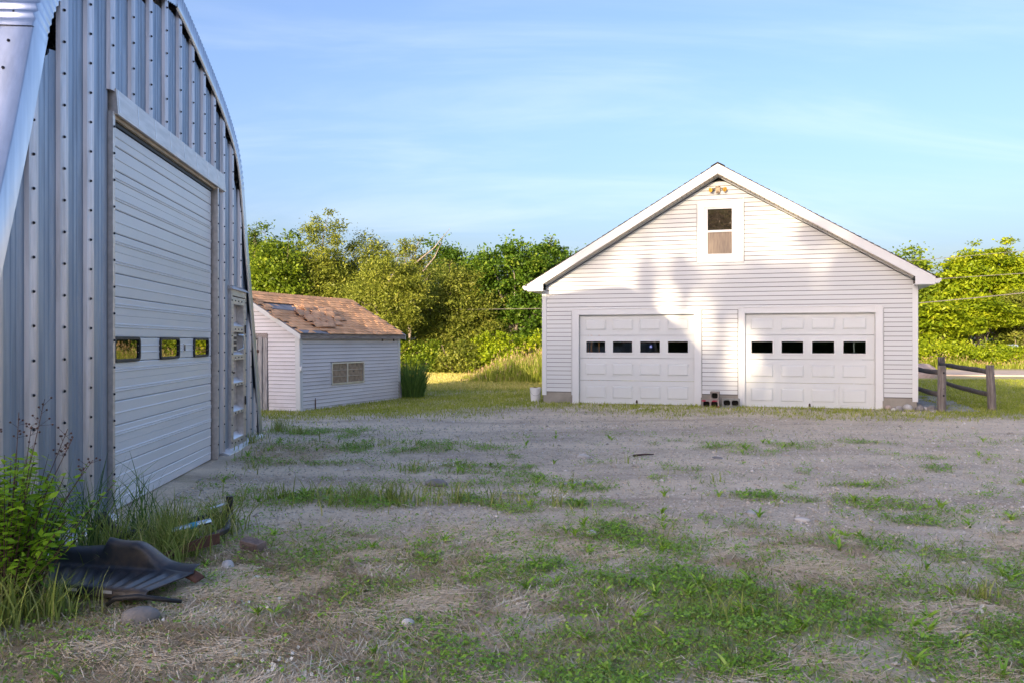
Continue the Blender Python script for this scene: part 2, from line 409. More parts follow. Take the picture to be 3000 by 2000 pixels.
LM['meadow'] = leaf_mat('meadow_blade', (0.17, 0.23, 0.022), (0.36, 0.41, 0.05), (0.54, 0.52, 0.13), trans=0.35)
LM['sunlawn'] = leaf_mat('sun_tinted_lawn_blade', (0.30, 0.30, 0.06), (0.58, 0.52, 0.13), (0.75, 0.64, 0.28), trans=0.25)  # meadow grass in brighter yellow, low sunlight painted into the blades
LM['reed'] = leaf_mat('reed_blade', (0.06, 0.13, 0.03), (0.14, 0.25, 0.055), (0.24, 0.35, 0.08), trans=0.3)
LM['seed'] = leaf_mat('seed_head', (0.26, 0.17, 0.075), (0.42, 0.30, 0.15), (0.52, 0.40, 0.22), trans=0.2)
LM['petal'] = leaf_mat('clover_flower', (0.62, 0.62, 0.55), (0.75, 0.75, 0.70), (0.8, 0.8, 0.78), trans=0.2)
# ------------------------------------------------------------------ layout frames
def rot_of(u): return math.atan2(u[1], u[0])
GU = np.array((0.9568, -0.2907)); GN = np.array((0.2907, 0.9568)); GO = np.array((0.762, 21.4))
QU = np.array((-0.0940, 0.9956)); QN = np.array((-0.9956, -0.0940)); QO = np.array((-3.669, 7.874))
SU = np.array((0.3549, 0.9349)); SN = np.array((-0.9349, 0.3549)); SO = np.array((-5.09, 20.5))
def garage_local(x, y):
    dx_, dy_ = np.asarray(x) - GO[0], np.asarray(y) - GO[1]
    return dx_ * GU[0] + dy_ * GU[1], dx_ * GN[0] + dy_ * GN[1]
def shed_local(x, y):
    dx_, dy_ = np.asarray(x) - SO[0], np.asarray(y) - SO[1]
    return dx_ * SU[0] + dy_ * SU[1], dx_ * SN[0] + dy_ * SN[1]
def hut_local(x, y):
    dx_, dy_ = np.asarray(x) - QO[0], np.asarray(y) - QO[1]
    return dx_ * QU[0] + dy_ * QU[1], dx_ * QN[0] + dy_ * QN[1]
def gw(s, d): return GO + GU * s + GN * d

def gz(x, y):
    """height of the ground"""
    x = np.asarray(x, float); y = np.asarray(y, float)
    s, d = garage_local(x, y)
    a = sstep(-4.5, -0.3, d) * sstep(-3.0, 0.5, s)
    z = 0.08 * a
    s2, d2 = shed_local(x, y)
    z = z - 0.07 * sstep(-4, -0.5, -np.abs(d2 - 1.6) + 1.6) * sstep(-4, -0.5, -np.abs(s2 - 3) + 3)
    near = sstep(60, 35, y) * sstep(0, 1.5, y)
    hl, hd = hut_local(x, y)
    clear = sstep(0.1, -0.9, hd)          # level along the hut's slab
    z = z + (fbm(x, y, 2.2, 3) - 0.5) * 0.09 * near * np.clip(clear, 0.0, 1) * (1 - a)
    z = z + (fbm(x, y, 0.5, 9, 3) - 0.5) * 0.025 * near
    z = z - 0.03 * clear * (1 - a) * sstep(30, 12, y)
    return z

BLOBS = [  # x, y, rx, ry, weight: green weeds and grass read off the yard
    (0.1, 4.75, 1.0, 0.55, 1.0), (0.62, 7.4, 0.75, 0.45, 0.95), (-0.25, 6.2, 0.8, 0.35, 0.8), (0.95, 5.2, 0.6, 0.6, 0.8), (1.1, 6.6, 0.4, 0.3, .8),
    (-1.9, 8.9, 0.55, 0.35, 0.8), (-0.95, 8.6, 0.6, 0.45, 0.85), (-0.2, 8.9, .4, .3, .5), (0.35, 8.5, 0.55, 0.3, 0.8), (-0.95, 10.95, 0.65, 0.42, 0.9), (-2.2, 13.2, 1.6, 0.8, 0.75), (-3.0, 15.2, 1.2, 0.8, 0.75),
    (-2.9, 11.6, 0.9, 0.4, 0.6), (0.2, 11.1, 0.35, 0.25, 0.7), (-1.0, 12.8, 0.9, 0.4, .45), (-2.1, 8.9, 0.5, 0.2, 0.8), (-1.6, 7.0, .5, .25, .45),
    (2.95, 8.8, 0.5, 0.22, 0.65), (3.6, 8.55, 0.6, 0.28, 0.6), (3.75, 7.8, 0.7, 0.25, 0.65), (4.5, 8.2, 0.55, 0.25, 0.75), (3.3, 13.2, 0.45, 0.2, 0.6),
    (5.0, 13.6, 0.8, 0.3, 0.6), (4.3, 9.8, 0.5, 0.2, .45), (2.3, 9.9, .25, .15, .55), (1.55, 11.4, .22, .14, .7), (0.65, 9.6, .5, .25, .55), (1.9, 12.0, .3, .15, .4), (1.7, 14.2, .3, .15, .5),
    (2.0, 4.6, 0.5, 0.4, 0.75), (1.5, 4.2, .6, .3, .75), (2.6, 5.4, 0.6, 0.35, 0.65), (3.4, 5.6, 0.6, 0.4, .55), (2.3, 6.3, .4, .25, .55), (3.2, 6.6, .5, .3, .5), (-1.9, 4.2, .4, .3, .5),
    (1.6, 7.3, .5, .2, .45), (-0.6, 4.1, .6, .4, .75), (-1.3, 5.6, .5, .25, .4), (-0.8, 9.9, .9, .3, .4), (5.6, 9.0, .6, .25, .5), (6.6, 10.5, .6, .25, .4), (6.0, 12, .8, .2, .35),
]
def masks(x, y):
    """(green, straw, lawn) 0..1 at ground points"""
    x = np.asarray(x, float); y = np.asarray(y, float)
    wx = x + (fbm(x, y, 0.9, 21, 4) - 0.5) * 1.3; wy = y + (fbm(x, y, 0.9, 22, 4) - 0.5) * 1.3
    g = np.zeros_like(x)
    for bx, by, rx, ry, w in BLOBS:
        q = ((wx - bx) / rx) ** 2 + ((wy - by) / ry) ** 2
        g = np.maximum(g, w * sstep(2.3, 0.15, q))
    g = g * (0.12 + 0.88 * sstep(0.38, 0.60, fbm(x * 1.25, y * 0.8, 0.5, 36, 4)))
    n1 = fbm(x, y, 0.9, 31, 4); n2 = fbm(x, y, 0.28, 32, 3)
    near = sstep(8.2, 5.4, y + 0.42 * np.maximum(x - 0.3, 0) * (x > 0.3) * 0.5)
    base = near * sstep(0.38, 0.56, n1 * 0.6 + n2 * 0.4) * 1.0
    base = np.maximum(base, near * 0.34)
    sc = sstep(0.55, 0.72, n1 * 0.45 + n2 * 0.55) * 0.5 * sstep(17, 12, y)
    g = np.maximum(g, np.maximum(base, sc))
    # straw: mown dry grass lying at the lower left and round the scrap
    st = sstep(0.2, -1.1, x + (n1 - .5) * 1.8) * sstep(7.4, 6.0, y + (n2 - .5) * 1.2) * 1.0
    st = np.maximum(st, 0.9 * sstep(1.3, 0.5, ((x + 0.35) / 0.95) ** 2 + ((y - 5.35) / 0.28) ** 2))
    st = np.maximum(st, 0.5 * sstep(0.50, 0.62, fbm(x, y, 0.6, 35, 4)) * sstep(8.5, 6.0, y))
    st = np.maximum(st, 0.5 * sstep(1.4, 0.4, ((x + 3.2) / 0.7) ** 2 + ((y - 12.6) / 1.4) ** 2))
    g = g * (1 - 0.8 * st)
    # lawn
    s, d = garage_local(x, y); s2, d2 = shed_local(x, y)
    nn = (fbm(x, y, 1.6, 41, 4) - 0.5) * 3.4
    lw = (0.55 + 0.45 * n1) * sstep(-2.2, 1.6, y - (18.6 + 0.42 * np.maximum(x + 3.0, 0)) + nn * 1.1 + (n2 - .5) * 1.5) * sstep(0.7, -0.4, s)
    lw = np.maximum(lw, sstep(22.5, 25, y) * (s < 0.2))
    fr = (0.30 + 0.5 * sstep(.45, .6, n2)) * sstep(-2.9, -1.0, d + nn * 0.5) * (d < 0.05) * (s > -1) * (s < 9.4)
    rt = sstep(-2.2, 0.1, d + nn * 0.6) * sstep(8.9, 9.6, s + nn * 0.1)
    lw = np.maximum(lw, np.maximum(fr, rt))
    lw = np.maximum(lw, sstep(30, 33, y))
    return np.clip(g, 0, 1), np.clip(st, 0, 1), np.clip(lw, 0, 1)

# ------------------------------------------------------------------ ground
def axis(segs):
    out = []
    for a, b, st in segs: out += list(np.arange(a, b, st))
    return np.array(out + [segs[-1][1]])
gxs = axis([(-600, -100, 50), (-100, -30, 7), (-30, -9, 1.0), (-9, 13, 0.09), (13, 40, 1.0), (40, 100, 6), (100, 600, 50)])
gys = axis([(-300, -40, 20), (-40, 0, 2.0), (0, 2.5, 0.25), (2.5, 12, 0.07), (12, 27, 0.14), (27, 60, 0.7), (60, 120, 5), (120, 900, 60)])
GX, GY = np.meshgrid(gxs, gys)
GZ = gz(GX, GY)
GZ[np.abs(GX) > 60] *= 0.2
nx, ny = len(gxs), len(gys)
gverts = np.stack([GX.ravel(), GY.ravel(), GZ.ravel()], 1)
ii, jj = np.meshgrid(np.arange(nx - 1), np.arange(ny - 1))
a0 = (jj * nx + ii).ravel()
gfaces = np.stack([a0, a0 + 1, a0 + nx + 1, a0 + nx], 1)
mg, ms_, ml = masks(GX.ravel(), GY.ravel())

def ground_mat():
    m, nt, p = new_mat("gravel_yard")
    N, L = nt.nodes, nt.links
    tcn = N.new('ShaderNodeTexCoord')
    def noise(scale, detail=5, rough=0.6, out='Fac'):
        n = N.new('ShaderNodeTexNoise'); n.inputs['Scale'].default_value = scale; n.inputs['Detail'].default_value = detail; n.inputs['Roughness'].default_value = rough
        L.new(tcn.outputs['Object'], n.inputs['Vector']); return n.outputs[out]
    def rng(v, a, b, lo=0., hi=1.):
        r = N.new('ShaderNodeMapRange'); r.inputs['From Min'].default_value = a; r.inputs['From Max'].default_value = b; r.inputs['To Min'].default_value = lo; r.inputs['To Max'].default_value = hi
        L.new(v, r.inputs['Value']); return r.outputs[0]
    def mix(f, a, b):
        x = N.new('ShaderNodeMix'); x.data_type = 'RGBA'
        if f is not None: L.new(f, x.inputs[0])
        for i, c in ((6, a), (7, b)):
            if isinstance(c, tuple): x.inputs[i].default_value = (*c, 1)
            else: L.new(c, x.inputs[i])
        return x.outputs[2]
    def attr(n):
        a = N.new('ShaderNodeAttribute'); a.attribute_name = n; return a.outputs['Fac']
    def mul(a, b):
        x = N.new('ShaderNodeMath'); x.operation = 'MULTIPLY'; x.use_clamp = True
        for i, c in ((0, a), (1, b)):
            if isinstance(c, float): x.inputs[i].default_value = c
            else: L.new(c, x.inputs[i])
        return x.outputs[0]
    vo = N.new('ShaderNodeTexVoronoi'); vo.inputs['Scale'].default_value = 58; L.new(tcn.outputs['Object'], vo.inputs['Vector'])
    vo2 = N.new('ShaderNodeTexVoronoi'); vo2.inputs['Scale'].default_value = 30; L.new(tcn.outputs['Object'], vo2.inputs['Vector'])
    sepc = N.new('ShaderNodeSeparateColor'); L.new(vo.outputs['Color'], sepc.inputs[0])
    ramp = N.new('ShaderNodeValToRGB'); e = ramp.color_ramp.elements
    e[0].color = (0.24, 0.205, 0.18, 1); e[1].color = (0.85, 0.77, 0.65, 1)
    k = e.new(0.45); k.color = (0.54, 0.455, 0.335, 1); k = e.new(0.75); k.color = (0.70, 0.60, 0.455, 1)
    L.new(sepc.outputs[0], ramp.inputs[0])
    dust_or_glow = mix(rng(noise(1.3, 6), 0.35, 0.65), (0.59, 0.485, 0.345), (0.77, 0.645, 0.48))
    grav = mix(rng(noise(4.5, 4), 0.35, 0.62, 0.15, 0.75), dust_or_glow, ramp.outputs[0])
    grav = mix(rng(noise(0.55, 6, .65), 0.46, 0.66, 0, 0.7), grav, (0.36, 0.295, 0.24))
    mpr = N.new('ShaderNodeMapping'); mpr.inputs['Scale'].default_value = (0.16, 0.85, 1); mpr.inputs['Rotation'].default_value = (0, 0, 0.22)
    L.new(tcn.outputs['Object'], mpr.inputs['Vector'])
    rut = N.new('ShaderNodeTexNoise'); rut.inputs['Scale'].default_value = 1.0; rut.inputs['Detail'].default_value = 5; rut.inputs['Roughness'].default_value = 0.6; L.new(mpr.outputs[0], rut.inputs['Vector'])
    grav = mix(rng(rut.outputs['Fac'], 0.46, 0.60, 0, 0.60), grav, (0.78, 0.655, 0.485))
    grav = mix(rng(rut.outputs['Fac'], 0.44, 0.30, 0, 0.65), grav, (0.34, 0.275, 0.215))
    grav = mix(rng(noise(2.6, 6, .7), 0.56, 0.70, 0, 0.6), grav, (0.33, 0.27, 0.20))
    soil = mix(rng(noise(9, 6), 0.3, 0.7), (0.38, 0.30, 0.22), (0.56, 0.46, 0.35))
    grn = mix(rng(noise(14, 5), 0.3, 0.7), (0.22, 0.255, 0.09), (0.34, 0.355, 0.15))
    grn = mix(rng(noise(5, 5), 0.45, 0.65, 0, 0.6), grn, (0.44, 0.36, 0.24))
    strw = mix(rng(noise(22, 6, .7), 0.3, 0.7), (0.54, 0.42, 0.27), (0.76, 0.62, 0.43))
    lawnc = mix(rng(noise(3.0, 7, .65), 0.32, 0.68), (0.25, 0.255, 0.08), (0.46, 0.40, 0.18))
    lawnc = mix(rng(noise(0.45, 4), 0.40, 0.66, 0, 0.75), lawnc, (0.52, 0.43, 0.25))
    gj = rng(noise(11, 5, .7), 0.25, 0.75, 0.35, 1.3)
    c = mix(mul(attr('green'), gj), grav, soil)
    c = mix(mul(mul(attr('green'), attr('green')), gj), c, grn)
    c = mix(mul(attr('straw'), gj), c, strw)
    c = mix(mul(attr('lawn'), gj), c, lawnc)
    L.new(c, p.inputs['Base Color'])
    p.inputs['Roughness'].default_value = 0.95; p.inputs['Specular IOR Level'].default_value = 0.2
    h = N.new('ShaderNodeMath'); h.operation = 'MULTIPLY_ADD'; L.new(vo.outputs['Distance'], h.inputs[0]); h.inputs[1].default_value = -0.9
    L.new(noise(30, 5, .7), h.inputs[2])
    h2 = N.new('ShaderNodeMath'); h2.operation = 'MULTIPLY_ADD'; L.new(vo2.outputs['Distance'], h2.inputs[0]); h2.inputs[1].default_value = -0.5; L.new(h.outputs[0], h2.inputs[2])
    bp = N.new('ShaderNodeBump'); bp.inputs['Strength'].default_value = 0.35; bp.inputs['Distance'].default_value = 0.02
    L.new(h2.outputs[0], bp.inputs['Height']); L.new(bp.outputs[0], p.inputs['Normal'])
    return m
ground = np_mesh("ground", gverts, gfaces, ground_mat(), point_attr={'green': mg, 'straw': ms_, 'lawn': ml}, smooth=True)
tag(ground, "gravel yard with patches of weeds, dry grass and lawn", None, None, 'structure')

# sunlit road crossing beyond the lawn on the right
road = MB()
rc = [(-60, 66), (5, 46.5), (20, 41.2), (34, 38.2), (60, 33), (120, 22)]
L_, R_ = [], []
for i, (x, y) in enumerate(rc):
    a, b = rc[max(i - 1, 0)], rc[min(i + 1, len(rc) - 1)]
    t = Vector((b[0] - a[0], b[1] - a[1])).normalized(); n = Vector((-t.y, t.x))
    L_.append((x + n.x * 3.6, y + n.y * 3.6)); R_.append((x - n.x * 3.2, y - n.y * 3.2))
# only the stretch right of the garage is road; start it behind the garage
L_, R_ = L_[1:], R_[1:]
pl = [(x, y, 0.14) for x, y in L_] + [(x, y, 0.14) for x, y in reversed(R_)]
nb = len(pl)
road.v = pl + [(x, y, -0.1) for x, y, z in pl]
n_ = len(L_)
for i in range(n_ - 1):
    road.f.append((i + 1, i, nb - 1 - i, nb - 2 - i))
for i in range(nb):
    j = (i + 1) % nb
    road.f.append((i, j, nb + j, nb + i))
tag(road.build("road", M['asphalt']), "pale sunlit road passing beyond the lawn", None, None, 'structure')
# ------------------------------------------------------------------ garage
garage = empty("garage", (GO[0], GO[1], 0), rot_of(GU), "white vinyl sided garage with two overhead doors and a gable window", "garage")
G = garage
GW, GD = 8.6, 10.5
APX, APZ, SL = 4.30, 5.737, 0.592
OPEN = [(0.94, 3.744), (4.905, 7.725)]
def rake(x, off=0.0): return APZ - SL * abs(x - APX) - off
# sheathing behind the siding, with real openings
b = MB()
b.box(0.02, 0.94, 0.0, 0.14, 0.0, 2.9).box(3.744, 4.905, 0.0, 0.14, 0.0, 2.9).box(7.725, 8.58, 0.0, 0.14, 0.0, 2.9)
b.box(0.94, 3.744, 0.0, 0.14, 2.246, 2.9).box(4.905, 7.725, 0.0, 0.14, 2.246, 2.9)
wx0, wx1, wz0, wz1 = 3.968, 4.635, 3.623, 4.758
b.prism_y([(0.02, 2.9), (wx0, 2.9), (wx0, rake(wx0, .32)), (0.02, rake(0.02, .32))], 0.0, 0.14)
b.prism_y([(wx1, 2.9), (8.58, 2.9), (8.58, rake(8.58, .32)), (wx1, rake(wx1, .32))], 0.0, 0.14)
b.box(wx0, wx1, 0.0, 0.14, 2.9, wz0)
b.prism_y([(wx0, wz1), (wx1, wz1), (wx1, rake(wx1, .32)), (APX, rake(APX, .32)), (wx0, rake(wx0, .32))], 0.0, 0.14)
b.build("front_wall", M['interior'], G)
b = MB(); b.box(0.02, 0.16, 0.14, GD, 0.3, 2.95).box(8.44, 8.58, 0.14, GD, 0.3, 2.95)
b.prism_y([(0.02, 0.3), (8.58, 0.3), (8.58, rake(8.58, .32)), (APX, rake(APX, .32)), (0.02, rake(0.02, .32))], GD, GD + 0.14)
b.build("side_wall", M['vinyl'], G)
b = MB(); b.box(0.16, 8.44, 0.2, GD, 2.45, 2.55); b.build("loft_floor", M['interior'], G)
b = MB(); b.box(0.16, 8.44, 0.05, GD, -0.05, 0.075); b.build("floor_slab", M['concrete'], G)
b = MB()
for x0, x1 in ((0.03, 0.94), (3.744, 4.905), (7.725, 8.57)): b.box(x0, x1, -0.012, 0.2, -0.35, 0.345)
b.box(0.03, 0.2, 0.2, GD + .1, -0.35, 0.3).box(8.4, 8.57, 0.2, GD + .1, -0.35, 0.3).box(0.94, 3.744, 0.06, 0.35, -0.35, 0.078).box(4.905, 7.725, 0.06, 0.35, -0.35, 0.078)
b.build("foundation", M['concrete'], G)

# siding: every course is cut at the openings, each piece its own board
CAS = [(0.775, 3.893, 0.0, 2.40), (4.767, 7.875, 0.0, 2.40), (3.82, 4.86, 3.453, 4.903)]
zc, pitch_, ci = 0.352, 0.1043, 0
while zc < APZ - 0.40:
    z0, z1 = zc, zc + pitch_
    def lim(z):
        half = (APZ - 0.30 - z) / SL
        return max(0.10, APX - half), min(8.50, APX + half)
    l0, r0 = lim(z0); l1, r1 = lim(z1 + 0.0)
    if z0 < 2.86: l0 = l1 = 0.10; r0 = r1 = 8.50
    cuts = sorted((c[0] - 0.030, c[1] + 0.030) for c in CAS if z0 > c[2] - 0.03 and z1 < c[3] + 0.012)
    xs0, segs = l0, []
    for c in cuts: segs.append((xs0, c[0])); xs0 = c[1]
    segs.append((xs0, r0))
    # long courses are made of two lengths lapped at a staggered joint
    out = []
    for a_, c_ in segs:
        if c_ - a_ > 5.0:
            jx = a_ + (c_ - a_) * (0.30, 0.62, 0.45, 0.74)[ci % 4]; out += [(a_, jx + 0.012), (jx - 0.012, c_)]
        else: out.append((a_, c_))
    for q, (a_, c_) in enumerate(out):
        ta = a_ if a_ > l0 + 1e-4 else l1; tb = c_ if c_ < r0 - 1e-4 else r1
        if tb <= ta + 0.02: continue
        e = 0.0018 * (q % 2)
        b = MB()
        # the butt edge stands clear of the board below, leaving a shadow groove
        b.hexa([(a_, -0.024 - e, z0 + 0.011), (c_, -0.024 - e, z0 + 0.011), (c_, 0.0, z0 + 0.013), (a_, 0.0, z0 + 0.013),
                (ta, -0.012 - e, z1), (tb, -0.012 - e, z1), (tb, 0.0, z1), (ta, 0.0, z1)])
        b.build("siding_board", M['vinyl'], G)
    zc += pitch_; ci += 1

def corner(x0, x1, name="corner_trim"):
    b = MB(); b.box(x0, x1, -0.034, 0.0, 0.27, 2.86)
    if x0 < 1: b.box(x0 - 0.0, x0 + 0.02, 0.0, 0.11, 0.27, 2.86)
    else: b.box(x1 - 0.02, x1, 0.0, 0.11, 0.27, 2.86)
    return b.build(name, M['trim'], G)
corner(0.0, 0.112); corner(8.488, 8.6)

def casing(x0, x1, z0, z1, ox0, ox1, oz0, oz1, name, sill=False):
    b = MB()
    b.box(x0, ox0, -0.036, 0.0, z0, z1).box(ox1, x1, -0.036, 0.0, z0, z1).box(ox0, ox1, -0.033, 0.0, oz1, z1)
    # J-channel lip round the outside
    b.box(x0 - 0.018, x0 - 0.001, -0.045, 0.0, z0 + 0.25 if not sill else z0, z1 + 0.018).box(x1 + 0.001, x1 + 0.018, -0.045, 0.0, z0 + 0.25 if not sill else z0, z1 + 0.018).box(x0 - 0.001, x1 + 0.001, -0.045, 0.0, z1 + 0.001, z1 + 0.018)
    if sill: b.box(ox0, ox1, -0.036, 0.0, z0, oz0)
    # reveal
    b.box(ox0 - 0.02, ox0, 0.0, 0.13, oz0, oz1).box(ox1, ox1 + 0.02, 0.0, 0.13, oz0, oz1).box(ox0, ox1, 0.0, 0.13, oz1, oz1 + 0.02)
    return b.build(name, M['trim'], G, bevel=0.003)
casing(0.775, 3.893, 0.03, 2.385, 0.94, 3.744, 0.08, 2.246, "door_casing")
casing(4.767, 7.875, 0.03, 2.385, 4.905, 7.725, 0.08, 2.246, "door_casing")

# overhead doors
def raised(b, x0, x1, z0, z1, y, h=0.018, inset=0.030):
    """a framed raised panel: bead, sunk margin, raised field"""
    m_ = 0.012
    b.box(x0, x1, y - 0.009, y, z1 - m_, z1).box(x0, x1, y - 0.009, y, z0, z0 + m_).box(x0, x0 + m_, y - 0.009, y, z0 + m_, z1 - m_).box(x1 - m_, x1, y - 0.009, y, z0 + m_, z1 - m_)
    i0 = 0.022
    X0, X1, Z0, Z1 = x0 + i0, x1 - i0, z0 + i0, z1 - i0
    i = inset
    b.hexa([(X0, y, Z0), (X1, y, Z0), (X1, y, Z1), (X0, y, Z1), (X0 + i, y - h, Z0 + i), (X1 - i, y - h, Z0 + i), (X1 - i, y - h, Z1 - i), (X0 + i, y - h, Z1 - i)])
YD = 0.055
def garage_door(x0, x1, cols, label, crack=None, dent=False, interior=None):
    d = empty("overhead_door", (0, 0, 0), 0); d.parent = G
    d['label'] = label
    zs = [0.085, 0.649, 1.195, 1.746, 2.246]
    for k in range(4):
        za, zb = zs[k] + (0.004 if k else 0), zs[k + 1] - 0.004
        b = MB()
        if k != 2:
            b.box(x0 + 0.012, x1 - 0.012, YD, YD + 0.045, za, zb)
            for c in cols:
                raised(b, c - 0.272, c + 0.272, za + 0.105, zb - 0.105 if k < 3 else zb - 0.09, YD)
        else:
            wa, wb = 1.331, 1.60
            b.box(x0 + 0.012, x1 - 0.012, YD, YD + 0.045, za, wa).box(x0 + 0.012, x1 - 0.012, YD, YD + 0.045, wb, zb)
            ex = [x0 + 0.012] + sum([[c - 0.236, c + 0.236] for c in cols], []) + [x1 - 0.012]
            for q in range(0, len(ex), 2): b.box(ex[q], ex[q + 1], YD, YD + 0.045, wa, wb)
        b.build("door_panel", M['door'], d)
    wa, wb = 1.331, 1.60
    for q, c in enumerate(cols):
        f = MB(); o_ = 0.268; i_ = 0.236
        f.box(c - o_, c + o_, YD - 0.014, YD - 0.001, wb, wb + 0.034).box(c - o_, c + o_, YD - 0.014, YD - 0.001, wa - 0.034, wa).box(c - o_, c - i_, YD - 0.014, YD - 0.001, wa, wb).box(c + i_, c + o_, YD - 0.014, YD - 0.001, wa, wb)
        f.build("window_frame", M['trim'], d, bevel=0.004)
        p = MB(); p.box(c - i_, c + i_, YD + 0.012, YD + 0.016, wa, wb); p.build("window_pane", M['pane_dark'], d)
    s = MB(); s.box(x0 + 0.01, x1 - 0.01, YD - 0.004, YD + 0.05, 0.062, 0.084); s.build("bottom_seal", M['rubber'], d)
    h = MB(); cx = (x0 + x1) / 2 + 0.02
    h.prism_y([(cx - 0.025, 0.105), (cx + 0.025, 0.105), (cx + 0.02, 0.17), (cx, 0.19), (cx - 0.02, 0.17)], YD - 0.02, YD - 0.001)
    h.box(cx - 0.012, cx + 0.012, YD - 0.045, YD - 0.02, 0.115, 0.135)
    h.build("lift_handle", M['hinge'], d)
    tr = MB(); tr.box(x0 + 0.0, x0 + 0.012, YD - 0.008, YD + 0.06, 0.085, 2.246).box(x1 - 0.012, x1, YD - 0.008, YD + 0.06, 0.085, 2.246).box(x0, x1, YD - 0.012, YD + 0.004, 2.228, 2.246)
    tr.build("weather_strip", M['trim'], d)
    return d
c1 = [1.349, 2.013, 2.682, 3.350]
c2 = [5.286, 5.959, 6.628, 7.296]
d1 = garage_door(0.94, 3.744, c1, "garage door with a round blue sticker on its third window")
d2 = garage_door(4.905, 7.725, c2, "garage door with a creased lower corner")
st = MB(); st.lathe([(0.036, 0.0), (0.036, 0.002)], 20); o = st.build("window_sticker", M['sticker_blue'], d1); o.rotation_euler = (R(90), 0, 0); o.location = (2.70, YD + 0.010, 1.478)
st = MB(); st.box(-0.015, 0.015, 0.0, 0.0035, -0.002, 0.012).prism_y([(-0.02, 0.012), (0.02, 0.012), (0.0, 0.024)], 0.0, 0.0035).box(-0.022, 0.022, 0.0, 0.0035, -0.014, -0.004)
o = st.build("sticker_house_mark", M['sticker_white'], d1); o.location = (2.70, YD + 0.0035, 1.475)
# creases and cracks in the pressed steel
cr_ = MB(); cr_.tube([(6.27, YD, 2.22), (6.268, YD - 0.002, 2.0), (6.28, YD, 1.9), (6.272, YD - .001, 1.76)], 0.006, 5); cr_.build("panel_crease", M['door'], d2)
cr_ = MB(); cr_.tube([(6.99, YD, 0.64), (6.965, YD - 0.003, 0.55), (6.955, YD - 0.005, 0.40), (6.96, YD - 0.005, 0.24), (6.93, YD - 0.004, 0.165), (6.86, YD, 0.135)], [0.008, .014, .016, .016, .014, .006], 6)
cr_.tube([(6.93, YD, 0.16), (7.1, YD - .004, 0.17), (7.4, YD - .003, 0.15), (7.6, YD, 0.17)], [0.006, .012, .01, .005], 6); cr_.build("panel_crease", M['door'], d2)
cr_ = MB(); cr_.tube([(2.40, YD, 2.22), (2.398, YD - 0.002, 1.9), (2.39, YD, 1.76)], 0.005, 5); cr_.build("panel_crease", M['door'], d1)
# things seen dimly behind the panes
b = MB(); b.box(1.20, 1.245, 0.12, 0.15, 0.08, 2.2).box(1.40, 1.435, 0.12, 0.15, 0.08, 2.2).box(1.14, 1.155, 0.11, 0.13, 0.08, 2.2).box(1.9, 3.5, 0.5, 0.54, 1.56, 1.62)
b.build("wall_stud", M['stud'], G)
b = MB(); b.box(7.28, 7.31, 0.16, 0.19, 0.08, 2.4); b.build("door_track", M['alum_bright'], G)

# gable window
gwn = empty("gable_window"); gwn.parent = G
b = MB()
b.box(3.82, wx0, -0.036, 0, 3.453, 4.903).box(wx1, 4.86, -0.036, 0, 3.453, 4.903).box(wx0, wx1, -0.033, 0, wz1, 4.903).box(wx0, wx1, -0.033, 0, 3.453, wz0)
b.box(3.80, 3.818, -0.046, 0, 3.45, 4.90).box(4.862, 4.88, -0.046, 0, 3.45, 4.95).box(3.80, 4.88, -0.044, 0, 4.905, 4.925)
b.build("casing", M['trim'], gwn, bevel=0.003)
b = MB()
b.box(wx0, 4.05, -0.012, 0.08, wz0, wz1).box(4.606, wx1, -0.012, 0.08, wz0, wz1).box(4.05, 4.606, -0.012, 0.08, 4.722, wz1).box(4.05, 4.606, -0.014, 0.08, wz0, 3.662)
b.build("window_frame", M['trim'], gwn, bevel=0.002)
b = MB(); b.box(4.03, 4.625, -0.016, 0.05, 4.172, 4.222); b.build("meeting_rail", M['trim'], gwn, bevel=0.003)
b = MB(); b.box(4.05, 4.606, 0.03, 0.034, 4.222, 4.722); b.build("window_pane", M['pane_gable'], gwn)
b = MB(); b.box(4.05, 4.606, 0.012, 0.028, 3.662, 4.172); b.build("board_infill", M['plywood'], gwn)

# twin floodlight under the peak
fl = empty("flood_light", (4.29, -0.02, 5.15)); fl.parent = G
b = MB(); b.box(-0.05, 0.05, -0.05, 0.0, -0.06, 0.09); b.lathe([(0.055, 0.07), (0.05, 0.1), (0.02, 0.112)], 10, (0, -0.03, 0)).tube([(0, -0.05, -0.02), (0, -0.075, -0.07)], [0.028, 0.03], 8); b.build("sensor_body", M['lamp_body'], fl, bevel=0.006)
for sx in (-1, 1):
    b = MB(); b.tube([(0.03 * sx, -0.04, 0.06), (0.10 * sx, -0.05, 0.045)], 0.012, 6).tube([(0.085 * sx, -0.045, 0.045), (0.13 * sx, -0.08, 0.02), (0.165 * sx, -0.12, 0.0)], [0.016, 0.032, 0.058], 12)
    b.build("lamp_holder", M['lamp_body'], fl, smooth=False)
    b = MB(); b.tube([(0.1655 * sx, -0.1206, 0.0), (0.172 * sx, -0.128, -0.003)], [0.0575, 0.045], 14); b.build("lamp_lens", M['lamp_glass'], fl)

